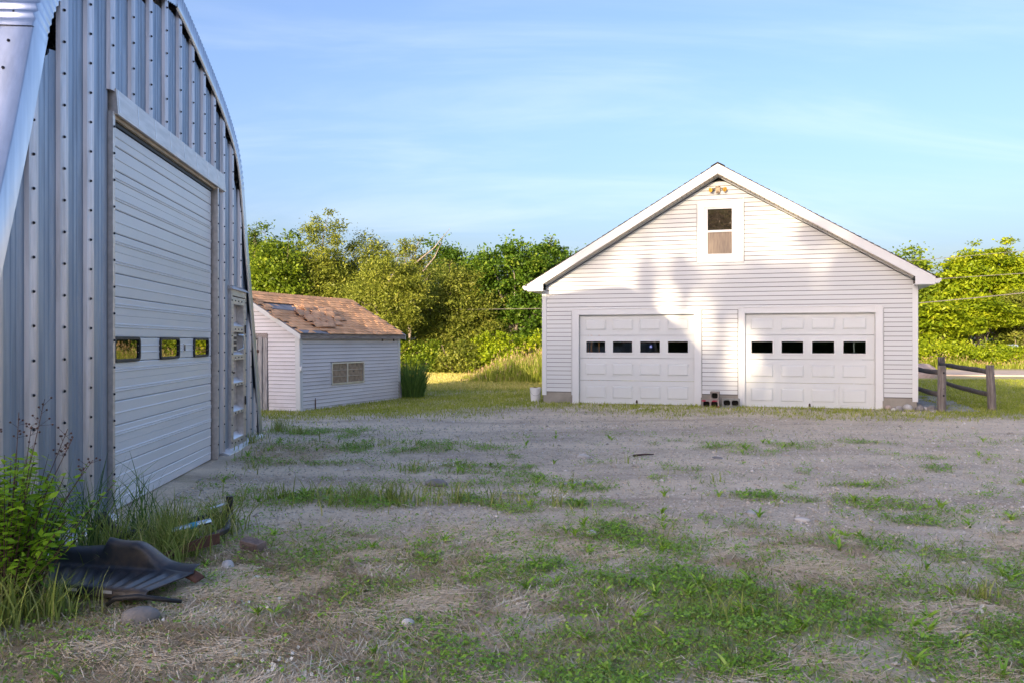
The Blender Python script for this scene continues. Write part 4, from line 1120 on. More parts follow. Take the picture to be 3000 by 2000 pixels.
# shingle tabs, laid course by course on the slope towards the yard
sl = math.atan(0.575); cs_, sn_ = math.cos(sl), math.sin(sl)
tab_me = []
for kind in range(3):
    b = MB()
    wdt = 0.322
    b.hexa([(0.004, 0.0, 0.006), (wdt - 0.004, 0.0, 0.006), (wdt - 0.004, 0.20, -0.001), (0.004, 0.20, -0.001), (0.004, 0.0, 0.018), (wdt - 0.004, 0.0, 0.018), (wdt - 0.004, 0.20, 0.008), (0.004, 0.20, 0.008)])
    tab_me.append(b.mesh("shingle", M['shingle']))
def curl_mesh(amt):
    b = MB(); n = 5; wdt = 0.315
    for i in range(n + 1):
        v = i / n; y = 0.21 * v
        z = 0.014 + amt * math.sin(v * math.pi * 0.85) + 0.02 * (1 - v)
        b.v += [(0.0, y, z), (wdt, y, z), (0.0, y, z + 0.009), (wdt, y, z + 0.009)]
    for i in range(n):
        a, c = i * 4, (i + 1) * 4
        b.f += [(a + 2, a + 3, c + 3, c + 2), (a, c, c + 1, a + 1), (a, a + 2, c + 2, c), (a + 1, c + 1, c + 3, a + 3)]
    b.f += [(0, 1, 3, 2), (n * 4, n * 4 + 2, n * 4 + 3, n * 4 + 1)]
    return b.mesh("shingle", M['shingle_worn'])
curl_me = [curl_mesh(0.022), curl_mesh(0.04)]
rows = 15; expo = (SWD / 2 + 0.19) / cs_ / rows
for r in range(rows):
    d = expo * r
    y = -0.18 + d * cs_; zz = ez(-0.15) - 0.017 + d * sn_
    ncol = 20
    for c in range(ncol):
        x = -0.20 + c * 0.322 - (0.161 if r % 2 else 0) + RNG.uniform(-0.006, 0.006)
        if x > SLN - 0.10 or x < -0.36: continue
        u, v = x + 0.16, r
        bare = (0.15 < u < 1.35 and 8 <= v <= 10 and u < 1.45 - 0.22 * (10 - v) + .3) or (0.05 < u < 0.95 and v <= 1 and v == 0)
        if bare and not (RNG.random() < 0.18): continue
        curled = (0.9 < u < 2.75) and (2 <= v <= 9) and abs((v - 5.5) * 0.26 - (u - 1.75) * 0.9) < 1.0
        lx = x - LEAN * zz
        if curled:
            me = curl_me[(r + c) % 2]
            rot = (sl + RNG.uniform(-0.05, 0.10), RNG.uniform(-0.05, 0.05), RNG.uniform(-0.16, 0.16))
            link("shingle", me, SH, (lx, y - 0.015, zz + RNG.uniform(0.004, 0.03)), rot)
        else:
            sagz = -0.012 * math.sin(math.pi * np.clip(u / SLN, 0, 1)) + RNG.uniform(0, .003)
            link("shingle", tab_me[0], SH, (lx, y, zz + 0.022 + sagz), (sl + RNG.uniform(-0.006, 0.012), RNG.uniform(-.012, .012), RNG.uniform(-0.012, 0.012)))
b = MB()
for k in range(15): b.hexa([(-0.19 + k * .355, SWD / 2 - .13, ez(SWD / 2) - .055), (.165 + k * .355, SWD / 2 - .13, ez(SWD / 2) - .055), (.165 + k * .355, SWD / 2, ez(SWD / 2) + .028), (-0.19 + k * .355, SWD / 2, ez(SWD / 2) + .028),
                            (-0.19 + k * .355, SWD / 2 - .13, ez(SWD / 2) - .04), (.16 + k * .355, SWD / 2 - .13, ez(SWD / 2) - .037), (.16 + k * .355, SWD / 2, ez(SWD / 2) + .042), (-0.19 + k * .355, SWD / 2, ez(SWD / 2) + .040)])
lean(b.build("ridge_cap", M['shingle'], SH))
# torn felt and a lifted white strip
b = MB(); b.hexa([(0.1, 0.86, ez(.86) + .03), (0.95, 0.80, ez(.80) + .02), (1.25, 1.02, ez(1.02) + .02), (0.15, 1.1, ez(1.1) + .02), (0.1, 0.86, ez(.86) + .05), (1.0, 0.80, ez(.80) + .045), (1.25, 1.02, ez(1.02) + .03), (0.15, 1.1, ez(1.1) + .03)]); b.build("torn_felt", M['felt'], SH)
b = MB(); b.hexa([(-0.15, -0.2, ez(-.2) + .035), (0.85, -0.18, ez(-.18) + .02), (0.75, -0.05, ez(-.05) + .02), (-0.15, -0.06, ez(-.06) + .03), (-0.15, -0.2, ez(-.2) + .047), (0.85, -0.18, ez(-.18) + .03), (0.75, -0.05, ez(-.05) + .03), (-0.15, -0.06, ez(-.06) + .042)]); b.build("torn_felt", M['felt'], SH)
# sliding window in the long side
wnd = empty("slider_window"); wnd.parent = SH
b = MB()
b.box(1.33, 1.37, -0.035, 0.03, 0.62, 1.19).box(2.89, 2.94, -0.035, 0.03, 0.62, 1.19).box(1.37, 2.89, -0.035, 0.03, 1.15, 1.19).box(1.37, 2.89, -0.037, 0.03, 0.62, 0.66).box(2.085, 2.135, -0.020, 0.02, 0.66, 1.15)
b.build("window_frame", M['alum_bright'], wnd)
b = MB()
for xa, xb in ((1.37, 2.085), (2.135, 2.89)):
    for q in (0.82, 0.98): b.box(xa, xb, -0.012, 0.004, q, q + 0.012)
b.build("muntin", M['alum'], wnd)
b = MB(); b.box(1.37, 2.085, 0.008, 0.011, 0.66, 1.15); b.build("window_pane", M['pane_tan'], wnd)
b = MB(); b.box(2.135, 2.89, 0.008, 0.011, 0.66, 1.15); b.build("window_pane", M['pane_tan'], wnd)
b = MB()
for k in range(7): b.hexa([(1.38 + .218 * k, 0.04 + .01 * (k % 2), .64), (1.592 + .218 * k, 0.04 + .012 * (k % 2), .64), (1.592 + .218 * k, 0.07, .64), (1.38 + .218 * k, 0.07, .64), (1.37 + .218 * k, 0.04 + .01 * (k % 3), 1.18), (1.60 + .218 * k, 0.04, 1.18), (1.60 + .218 * k, 0.07, 1.18), (1.37 + .218 * k, 0.07, 1.18)])
b.build("curtain", M['mud_board'], wnd)
# old plank door on the gable end
dr = empty("plank_door"); dr.parent = SH
for k, (ya, yb) in enumerate(((0.92, 1.05), (1.05, 1.17), (1.20, 1.44), (1.445, 1.68), (1.685, 1.9), (1.91, 2.03))):
    b = MB(); xx = -0.045 if k not in (1,) else -0.075
    top = 1.76 if k > 1 else 1.83
    b.box(xx - 0.006 * (k % 3), 0.025, ya + .003, yb - .003, -0.04, top)
    b.build("plank", M['oldwood'], dr)
b = MB()
for z in (0.30, 1.45): b.box(-0.095, -0.05, 1.13, 1.30, z, z + .07)
b.build("hinge", M['rust'], dr)
b = MB(); b.box(-0.075, -0.058, 1.26, 1.48, 0.92, 1.0); b.build("latch_board", M['oldwood'], dr)
b = MB(); b.box(-0.06, 0.02, 0.9, 2.05, 1.80, 1.92); b.build("door_head", M['fascia_old'], dr)
b = MB(); b.box(0.60, 0.64, -0.019, -0.0145, 0.02, 0.28).box(0.605, 0.63, -0.0195, -0.0145, .28, .33); b.build("rust_streak", M['rust'], SH)
# ------------------------------------------------------------------ fences
def gzf(x, y): return float(gz(x, y))
def post_mesh(h, r, seed, holes):
    rg = random.Random(seed); b = MB()
    pts, rad = [], []
    for k in range(7):
        t = k / 6; pts.append((rg.uniform(-.006, .006), rg.uniform(-.006, .006), -0.3 + (h + 0.3) * t)); rad.append(r * (1.04 - 0.10 * t) * rg.uniform(.98, 1.02))
    b.tube(pts, rad, 12)
    return b
def fence(label, posts, rails, cat="fence"):
    x0, y0 = posts[0][:2]
    f = empty("split_rail_fence", (x0, y0, gzf(x0, y0)), 0, label, cat, "split rail fences by the garage")
    for i, (x, y, h, r, lean_) in enumerate(posts):
        o = post_mesh(h, r, i + int(x * 10), True).build("post", M['post'], f, smooth=False, bevel=0.0)
        o.location = (x - x0, y - y0, gzf(x, y) - gzf(x0, y0)); o.rotation_euler = (lean_[0], lean_[1], 0)
    for (p, q, r, sag) in rails:
        pts, rad = [], []
        rg = random.Random(int(p[0] * 100 + p[2] * 37))
        for k in range(9):
            t = k / 8
            pts.append((p[0] + (q[0] - p[0]) * t - x0 + rg.uniform(-.01, .01), p[1] + (q[1] - p[1]) * t - y0, p[2] + (q[2] - p[2]) * t - sag * math.sin(math.pi * t) + rg.uniform(-.008, .008) - gzf(x0, y0)))
            rad.append(r * rg.uniform(.9, 1.1))
        b = MB(); b.tube(pts, rad, 9); b.build("rail", M['rail'], f, smooth=True)
    return f
F1 = fence("grey rail fence beside the garage wall, two drilled holes in its end post",
           [(9.29, 18.45, 1.0, 0.088, (0.0, 0.005)), (10.30, 22.2, 1.0, 0.08, (0.02, 0))],
           [((9.31, 18.5, 0.93), (10.3, 22.2, 0.95), 0.056, 0.02), ((9.31, 18.5, 0.45), (10.3, 22.2, 0.47), 0.056, 0.02)])
b = MB()
for z in (0.85, 0.36): b.tube([(0.0, -0.086, z), (0.0, -0.0915, z)], 0.023, 10)
b.tube([(0.0, -0.084, 0.51), (0.0, -0.0895, 0.51)], 0.010, 8)
b.build("drilled_hole", M['dark'], F1)
F2 = fence("grey rail fence farther from the garage, ending in a leaning post",
           [(10.63, 18.9, 1.0, 0.088, (0.0, -0.045)), (11.82, 23.5, 1.10, 0.095, (0.0, 0.0))],
           [((10.60, 18.95, 0.925), (11.80, 23.5, 0.97), 0.058, -0.01), ((10.62, 18.95, 0.43), (11.80, 23.5, 0.52), 0.056, 0.03)])

# flagstone path beside the garage
path = MB(); path.box(-0.01, 0.01, -0.01, 0.01, -0.3, -0.25)
p_root = empty("flagstone_path", (9.55, 18.3, 0.06)); tag(p_root, "path of grey flagstones between the garage and the fence", None, None, 'structure')
rg = random.Random(5)
for k in range(9):
    d = -0.05 + k * 0.62
    for j in range(2):
        sx = 9.05 + j * 0.55 + rg.uniform(-.05, .05); c = gw(sx + 0.0, d)
        b = MB(); n = 6; ring = []
        for q in range(n):
            t = 2 * math.pi * q / n + rg.uniform(-.2, .2); rr = rg.uniform(.85, 1.05)
            ring.append((math.cos(t) * 0.30 * rr, math.sin(t) * 0.33 * rr))
        nb_ = len(ring)
        b.v = [(x, y, -0.05) for x, y in ring] + [(x * 0.98, y * .98, 0.022) for x, y in ring]
        b.f = [tuple(range(nb_ - 1, -1, -1)), tuple(range(nb_, 2 * nb_))] + [(q, (q + 1) % nb_, nb_ + (q + 1) % nb_, nb_ + q) for q in range(nb_)]
        o = b.build("flagstone", M['flag'], p_root); o.location = (c[0] - 9.55, c[1] - 18.3, gzf(c[0], c[1]) + 0.012 - 0.06); o.rotation_euler = (rg.uniform(-.02, .02), rg.uniform(-.02, .02), rg.uniform(-.3, .3))

# ------------------------------------------------------------------ stones
def stone(name, mat, loc, size, seed, label, cat="stone", group=None, sub=2):
    bm = bmesh.new(); bmesh.ops.create_icosphere(bm, subdivisions=sub, radius=1.0)
    rg = random.Random(seed); ax = [Vector((rg.gauss(0, 1), rg.gauss(0, 1), rg.gauss(0, 1))).normalized() for _ in range(5)]; am = [rg.uniform(.05, .3) for _ in range(5)]
    for v in bm.verts:
        p = v.co.copy(); s = 1.0
        for a, m_ in zip(ax, am):
            d = p.dot(a)
            if d > 1 - m_ * 1.6: s = min(s, (1 - m_ * 1.6) / max(d, 1e-3))
        v.co = Vector((p.x * size[0], p.y * size[1], p.z * size[2])) * (s * .5 + .5) * rg.uniform(.98, 1.02)
    me = bpy.data.meshes.new(name); bm.to_mesh(me); bm.free(); me.materials.append(mat)
    me.polygons.foreach_set('use_smooth', [True] * len(me.polygons))
    o = link(name, me, None, (loc[0], loc[1], gzf(loc[0], loc[1]) + loc[2]), (0, 0, seed * 1.3)); return tag(o, label, cat, group)
gs = "fieldstones at the garage corner"
for q, (s, d, r, mt, lb) in enumerate([
        (7.97, -0.16, (0.085, .07, .075), 'stone_pink', "brownish fieldstone touching the right door casing"),
        (8.12, -0.13, (0.07, .06, .05), 'stone', "small dark fieldstone second from the door casing"),
        (8.17, -0.34, (0.09, .08, .075), 'stone', "dark rounded stone lying foremost in front of the pale one"),
        (8.36, -0.22, (0.145, .10, .095), 'stone_pale', "largest pale rounded stone in the row at the garage corner"),
        (8.62, -0.20, (0.105, .09, .085), 'stone', "dark grey stone right of the large pale one"),
        (8.73, -0.08, (0.075, .06, .06), 'stone_pale', "small pale stone tucked against the foundation"),
        (8.86, -0.12, (0.115, .09, .08), 'stone', "grey stone at the outer end of the row, past the corner trim"),
        (8.06, -0.36, (0.06, .05, .045), 'stone_pale', "little white stone at the front of the row")]):
    p = gw(s, d); stone("fieldstone", M[mt], (p[0], p[1], r[2] * .55), r, q + 3, lb, "stone", gs)
stone("boulder", M['stone_pink'], (17.4, 36.3, 0.15), (0.85, .6, .55), 44, "pinkish boulder beside the road behind the garage corner", "boulder")
stone("round_stone", M['stone_pale'], (-2.04, 6.12, 0.03), (.062, .055, .05), 21, "round white stone on dry grass right of the scrap pile", "stone")
stone("grey_rock", M['stone'], (-2.14, 4.93, 0.03), (.115, .095, .075), 22, "grey speckled rock under the front edge of the black liner", "stone")
stone("flat_stone", M['stone_pale'], (0.66, 7.1, 0.02), (.07, .05, .03), 23, "crumpled white stone in the weeds at the middle of the yard", "stone")
stone("flat_stone", M['stone'], (-0.85, 9.72, 0.03), (.15, .10, .05), 24, "dark flat stone under the white clover", "stone")
stone("flat_stone", M['stone_pale'], (2.25, 8.0, 0.01), (.11, .06, .02), 25, "flat pale slab in the gravel at the centre right", "stone")
stone("flat_stone", M['stone_pale'], (2.62, 7.7, 0.01), (.08, .06, .025), 26, "pale pebble just right of the flat slab in the gravel", "stone")
stone("flat_stone", M['stone_pale'], (-0.6, 4.9, 0.03), (.045, .035, .03), 27, "small white lump lying in the straw", "stone")
stone("flat_stone", M['stone'], (2.9, 12.0, 0.0), (.12, .08, .03), 28, "bluish flat stone embedded in the gravel before the doors", "stone")
stone("flat_stone", M['stone_pale'], (1.0, 12.0, 0.01), (.10, .06, .04), 29, "pale stone on the bare gravel left of the yard centre", "stone")

# wood scraps on the gravel
def stick(name, p, q, r, mat, label, cat):
    b = MB(); x0, y0 = p; z0 = gzf(*p); m_ = ((p[0] + q[0]) / 2 + .02, (p[1] + q[1]) / 2)
    b.tube([(0, 0, r), (m_[0] - x0, m_[1] - y0, gzf(*m_) - z0 + r * 1.6), (q[0] - x0, q[1] - y0, gzf(*q) - z0 + r)], [r, r * .9, r * .5], 6)
    return tag(b.build(name, mat, None, loc=(x0, y0, z0)), label, cat)
stick("stick", (1.72, 12.1), (2.05, 12.35), 0.016, M['stem'], "thin dark stick lying on the gravel in front of the left door", "stick")
stick("stick", (0.72, 5.55), (0.83, 5.95), 0.012, M['bark_pale'], "bent grey twig standing out of the weeds", "stick")
b = MB(); b.box(-0.19, 0.19, -0.035, 0.035, 0, 0.022); o = b.build("board_scrap", M['oldwood'], None, bevel=.004, loc=(0.75, 9.75, gzf(.75, 9.75) + .005)); o.rotation_euler = (0.05, 0.03, 0.5); tag(o, "short grey board scrap lying on the gravel past the clover", "wood scrap")
b = MB(); b.box(-0.13, 0.13, -0.03, 0.03, 0, 0.02); o = b.build("board_scrap", M['oldwood'], None, bevel=.004, loc=(0.02, 9.1, gzf(.02, 9.1) + .005)); o.rotation_euler = (0.05, -0.06, -0.5); tag(o, "short weathered board scrap leaning in the grassy middle strip", "wood scrap")

# ------------------------------------------------------------------ bucket
bk = empty("white_bucket", (0.60, 21.75, gzf(.6, 21.75)), 0, "white plastic bucket of dirt at the garage's left corner", "bucket")
b = MB(); b.lathe([(0.115, 0.0), (0.138, 0.31), (0.149, 0.315), (0.149, 0.325), (0.141, 0.328), (0.142, 0.345), (0.150, 0.35), (0.150, 0.365), (0.140, 0.366), (0.134, 0.33)], 26); b.build("pail", M['plastic_white'], bk, smooth=False)
b = MB(); b.lathe([(0.133, 0.30), (0.133, 0.335), (0.09, 0.36), (0.03, 0.375)], 14); b.build("dirt_fill", M['rust'], bk)
b = MB(); b.tube([(0.148 * math.cos(t), -0.148 * abs(math.sin(t)) ** .6 * .98 - 0.005, 0.335 - 0.17 * math.sin(t)) for t in np.linspace(0, math.pi, 12)], 0.0025, 5); b.build("handle", M['hinge'], bk)

# ------------------------------------------------------------------ cinder blocks between the doors
def cblock(s, d, z, w, h, dep, holes, mat, label, rz=0.0):
    p = gw(s, d); o_ = empty("cinder_block", (p[0], p[1], z), rot_of(GU) + rz, label, "cinder block", "cinder blocks stacked between the garage doors")
    b = MB(); wl = 0.033
    b.box(-w / 2, w / 2, 0, dep, 0, wl).box(-w / 2, w / 2, 0, dep, h - wl, h)
    n = holes; cell = (w - wl * (n + 1)) / n
    for k in range(n + 1):
        x = -w / 2 + k * (cell + wl); b.box(x, x + wl, 0, dep, wl, h - wl)
    # cove the inner corners of each core
    for k in range(n):
        x0 = -w / 2 + wl + k * (cell + wl); x1 = x0 + cell; r = 0.028
        for (cx, sx) in ((x0, 1), (x1, -1)):
            for (cz, sz) in ((wl, 1), (h - wl, -1)):
                P = [(cx, cz), (cx + sx * r, cz), (cx, cz + sz * r)]
                b.prism_y(P if sx * sz > 0 else P[::-1], 0.001, dep - .001)
    b.build("concrete_shell", mat, o_, bevel=0.003)
    b = MB(); b.box(-w / 2 + .01, w / 2 - .01, dep - .012, dep - .004, .01, h - .01); b.build("back_web", M['dark'], o_)
    return o_
cblock(4.14, -0.45, 0.055, 0.40, 0.195, 0.19, 2, M['block_red'], "cinder block splashed with red paint, left of the lower pair")
cblock(4.60, -0.36, 0.085, 0.40, 0.195, 0.19, 2, M['block_grey'], "plain grey cinder block with two dark holes, right of the lower pair", 0.02)
cblock(4.235, -0.44, 0.252, 0.205, 0.195, 0.19, 1, M['block'], "single-hole cinder block on top of the red splashed one", -0.04)
p = gw(4.62, -0.42); b = MB(); b.box(-0.33, 0.28, -0.06, 0.22, 0, 0.045); o = b.build("plank_scrap", M['oldwood'], None, bevel=.005, loc=(p[0], p[1], 0.037)); o.rotation_euler = (0, 0, rot_of(GU)); tag(o, "short grey plank lying under the right cinder block", "plank")

# ------------------------------------------------------------------ mailbox across the road
mbx = empty("mailbox", (31.0, 52.9, gzf(31, 52.9)), R(200), "small pale blue mailbox on a post across the road", "mailbox")
b = MB(); b.prism_y([(-0.15, 1.0), (0.15, 1.0), (0.15, 1.2)] + [(0.15 * math.cos(t), 1.2 + 0.15 * math.sin(t)) for t in np.linspace(0.2, math.pi - .2, 8)] + [(-0.15, 1.2)], -0.3, 0.3)
o = b.build("box_shell", M['mailbox'], mbx); o.rotation_euler = (0, 0, R(70))
b = MB(); b.prism_y([(-0.135, 1.02), (0.135, 1.02), (0.135, 1.19)] + [(0.135 * math.cos(t), 1.19 + 0.135 * math.sin(t)) for t in np.linspace(0.2, math.pi - .2, 8)] + [(-0.135, 1.19)], -0.312, -0.302)
o = b.build("lid", M['hinge'], mbx); o.rotation_euler = (0, 0, R(70))
b = MB(); b.box(-0.05, 0.05, -0.05, 0.05, -0.3, 1.0); b.build("post", M['post'], mbx)

# ------------------------------------------------------------------ utility poles and wires
def upole(x, y, h, label):
    o = empty("utility_pole", (x, y, gzf(x, y)), 0, label, "utility pole")
    b = MB(); b.tube([(0, 0, -0.8), (0, 0, h)], [0.15, 0.10], 10); b.build("pole_shaft", M['pole'], o)
    b = MB(); b.box(-0.9, 0.9, -0.05, 0.05, h - 0.6, h - 0.48); b.build("crossarm", M['pole'], o)
PA, PB, PC = (10.2, 42.0), (30.0, 24.0), (-26.0, 47.0)
upole(*PA, 6.2, "wooden utility pole hidden behind the garage"); upole(*PB, 6.6, "wooden utility pole outside the yard on the road side"); upole(*PC, 5.5, "wooden utility pole behind the arch hut")
def wire(p, q, za, zb, sag, r, label):
    b = MB(); pts = [(p[0] + (q[0] - p[0]) * t - p[0], p[1] + (q[1] - p[1]) * t - p[1], za + (zb - za) * t - sag * 4 * t * (1 - t) - za) for t in np.linspace(0, 1, 25)]
    b.tube(pts, r, 5)
    tag(b.build("overhead_wire", M['wire'], None, loc=(p[0], p[1], za)), label, "wire", "utility wires")
wire(PA, PB, 2.95, 5.3, 0.62, 0.019, "lowest and thickest wire crossing the trees right of the garage")
wire(PA, PB, 4.0, 4.6, 0.05, 0.012, "thin middle wire crossing the trees right of the garage")
wire(PA, PB, 4.75, 5.7, 0.10, 0.010, "faint top wire crossing the trees right of the garage")
wire(PC, PA, 3.4, 3.35, 0.15, 0.014, "thin wire crossing the trees between shed and garage")

# ------------------------------------------------------------------ black plastic liner lying by the hut
ln = empty("plastic_liner", (-2.55, 5.45, 0.0), 0, "torn black plastic truck-bed liner lying in the dry grass", "liner")
def liner():
    # sheet: u along the fold (left to right), v from front lip across the floor and up the wall
    nu, nv = 54, 26
    A0, A1 = np.array((-2.90, 5.32)), np.array((-2.20, 5.14))      # front lip
    B0, B1 = np.array((-3.18, 5.88)), np.array((-2.10, 5.60))      # fold between floor and wall
    V = []
    for i in range(nu + 1):
        u = i / nu
        wall = 0.095 + 0.062 * float(sstep(0.37, 0.41, u)) * (1 - float(sstep(0.60, 0.80, u))) - 0.085 * float(sstep(0.58, 0.95, u)) + 0.006 * math.sin(u * 21)
        a, c = A0 + (A1 - A0) * u, B0 + (B1 - B0) * u
        for j in range(nv + 1):
            v = j / nv
            if v < 0.10:                       # front lip folded down
                t = v / 0.10; p = a + (c - a) * 0.0 + (a - c) / np.linalg.norm(a - c) * 0.015 * (1 - t); z = 0.035 + 0.055 * t
            elif v < 0.55:                     # floor
                t = (v - 0.10) / 0.45; p = a + (c - a) * t * 0.96; z = 0.088 - 0.018 * t - 0.014 * (1 if (u * 10) % 1 > .60 else 0) * (1 if 0.06 < t < .93 else 0)
            else:                              # wall curling up and over
                t = (v - 0.55) / 0.45; ang = t * 1.9
                q = c - a; q = q / np.linalg.norm(q)
                rad = wall / 1.15
                fx = 0.10 * math.sin(min(ang, 1.57)) * .8
                zz = wall * min(1.0, t / 0.72) if t < .72 else wall + 0.012 * math.sin((t - .72) * 8)
                ex = 0.004 + 0.05 * t + (0.30 * (t - .72) if t > .72 else 0)
                p = a + (c - a) * 0.96 + q * ex + np.array((0.008 * math.sin(u * 13 + t * 4), 0)); z = 0.07 + zz + 0.006 * math.sin(9 * u + 5 * t)
            V.append((p[0] + 2.55, p[1] - 5.45, z + 0.01))
    F = [(i * (nv + 1) + j, (i + 1) * (nv + 1) + j, (i + 1) * (nv + 1) + j + 1, i * (nv + 1) + j + 1) for i in range(nu) for j in range(nv)]
    o = np_mesh("liner_sheet", V, F, M['plastic_black'], ln, smooth=False)
    m = o.modifiers.new("thick", 'SOLIDIFY'); m.thickness = 0.006; m.offset = 0
liner()
b = MB(); b.hexa([(0.40, 0.14, 0.06), (0.49, 0.10, 0.03), (0.53, 0.16, 0.05), (0.43, 0.22, 0.08), (0.40, 0.14, 0.072), (0.49, 0.10, 0.04), (0.53, 0.16, 0.06), (0.43, 0.22, 0.095)]); b.build("torn_corner", M['rust'], ln)
for u in (0.28, 0.60):
    b = MB(); b.hexa([(-0.40 + .75 * u, -0.152 - .17 * u, 0.070), (-0.33 + .75 * u, -0.168 - .17 * u, 0.070), (-0.33 + .75 * u, -0.166 - .17 * u, 0.070), (-0.40 + .75 * u, -0.150 - .17 * u, 0.070), (-0.40 + .75 * u, -0.152 - .17 * u, 0.088), (-0.33 + .75 * u, -0.168 - .17 * u, 0.088), (-0.33 + .75 * u, -0.166 - .17 * u, 0.088), (-0.40 + .75 * u, -0.150 - .17 * u, 0.088)])
    b.build("slot", M['stone_pale'], ln)
b = MB(); b.tube([(-2.42, 5.10, .03), (-2.36, 5.07, .075), (-2.22, 5.06, .09), (-2.08, 5.1, .06), (-2.0, 5.16, .03)], [.014, .016, .016, .015, .012], 7); tag(b.build("rubber_strip", M['rubber'], None, smooth=True), "bent black rubber strip poking from under the liner", "rubber strip")

# ------------------------------------------------------------------ rusty frame in the tall grass
fr = empty("scrap_frame", (-2.7, 6.8, 0), 0, "rusty black tube frame with a chipped chrome bar, overgrown by tall grass", "scrap metal")
def FR(*p): return [(x + 2.7, y - 6.8, z) for x, y, z in p]
b = MB(); b.tube(FR((-3.05, 6.62, 0.02), (-3.10, 6.55, 0.18), (-3.14, 6.5, 0.27)), [0.05, 0.052, 0.055], 12, cap=False).tube(FR((-3.142, 6.497, 0.272), (-3.10, 6.55, .17)), [0.048, 0.044], 12); b.build("stub_pipe", M['black_metal'], fr)
b = MB(); b.tube(FR((-2.44, 7.36, 0.05), (-2.435, 7.36, 0.27)), [0.03, 0.03], 10); b.build("stub_pipe", M['black_metal'], fr)
b = MB(); b.tube(FR((-3.05, 6.62, 0.09), (-2.75, 7.0, 0.11), (-2.44, 7.36, 0.12)), 0.032, 8).tube(FR((-2.44, 7.36, 0.12), (-2.33, 6.95, 0.07), (-2.42, 6.6, 0.05)), 0.028, 8).tube(FR((-3.05, 6.62, 0.06), (-2.85, 6.45, .04), (-2.5, 6.42, 0.04)), 0.028, 8); b.build("frame_tube", M['black_metal'], fr)
b = MB(); b.tube(FR((-2.66, 6.58, 0.13), (-2.54, 6.71, 0.15), (-2.42, 6.84, 0.165)), 0.024, 8); b.build("chrome_bar", M['chrome'], fr)
b = MB(); b.tube(FR((-2.54, 6.71, 0.15), (-2.50, 6.753, 0.1555)), 0.0255, 8); b.build("tape_wrap", M['blue_tape'], fr)
b = MB(); b.tube(FR((-2.56, 7.2, 0.19), (-2.44, 7.36, 0.215)), 0.011, 6); b.build("cross_wire", M['alum_bright'], fr)
b = MB()
for k in range(5): b.hexa(FR((-2.62 + .02 * k, 6.18 + .018 * k, .02), (-2.60 + .02 * k, 6.168 + .018 * k, .02), (-2.32 + .015 * k, 6.52 + .02 * k, .04), (-2.34 + .015 * k, 6.53 + .02 * k, .04), (-2.62 + .02 * k, 6.18 + .018 * k, .035), (-2.60 + .02 * k, 6.168 + .018 * k, .035), (-2.32 + .015 * k, 6.52 + .02 * k, .12), (-2.34 + .015 * k, 6.53 + .02 * k, .12)))
b.build("grille_bar", M['rust'], fr)
b = MB(); b.box(-0.095, 0.095, -0.05, 0.05, 0, 0.07); o = b.build("brick_block", M['brick'], None, bevel=.005, loc=(-2.02, 6.66, gzf(-2.02, 6.66) + 0.02)); o.rotation_euler = (0.12, 0.08, -0.5); tag(o, "loose brown paving brick tilted in dry grass by the scrap", "brick")
b = MB(); b.hexa([(-.03, -.02, 0), (.07, -.03, 0), (.09, .02, 0), (-.02, .03, 0), (-.02, -.01, .02), (.05, -.02, .03), (.07, .01, .015), (-.01, .02, .025)]); tag(b.build("paper_scrap", M['plastic_white'], None, loc=(-1.75, 5.85, gzf(-1.75, 5.85) + .01)), "torn white litter scrap in the dry grass", "litter")
# ------------------------------------------------------------------ foliage
def unit(v):
    return v / (np.linalg.norm(v, axis=1, keepdims=True) + 1e-9)
def leaf_quads(c, nrm, L, W, rng):
    """diamond leaves at c facing nrm"""
    n = len(c); d = unit(np.cross(nrm, rng.normal(size=(n, 3)))); s = np.cross(unit(nrm), d)
    L = np.asarray(L).reshape(-1, 1); W = np.asarray(W).reshape(-1, 1)
    fold = unit(nrm) * (L * 0.12)
    V = np.stack([c - d * L / 2, c + s * W / 2 + fold, c + d * L / 2, c - s * W / 2 + fold], 1).reshape(-1, 3)
    F = np.arange(4 * n).reshape(n, 4)
    return V, F

def crown_points(rng, lobes, nclump, per, cr, flat=0.7, shell=0.55):
    vol = np.array([l[3] * l[4] * l[5] for l in lobes]) ** 0.8; vol /= vol.sum()
    C, P, K = [], [], []
    for _ in range(nclump):
        l = lobes[rng.choice(len(lobes), p=vol)]
        d = rng.normal(size=3); d /= np.linalg.norm(d)
        r = shell + (1 - shell) * rng.random() ** 0.7
        r *= 1.0 + 0.14 * rng.normal()
        c = np.array(l[:3]) + d * np.array(l[3:6]) * r
        C.append(c)
        m = int(per * rng.uniform(0.5, 1.5))
        rr = cr * rng.uniform(0.6, 1.4)
        q = rng.normal(size=(m, 3)) * np.array([rr, rr, rr * flat]) * 0.62
        P.append(c + q); K.append(np.full(m, rng.random()))
    return np.array(C), np.concatenate(P), np.concatenate(K)

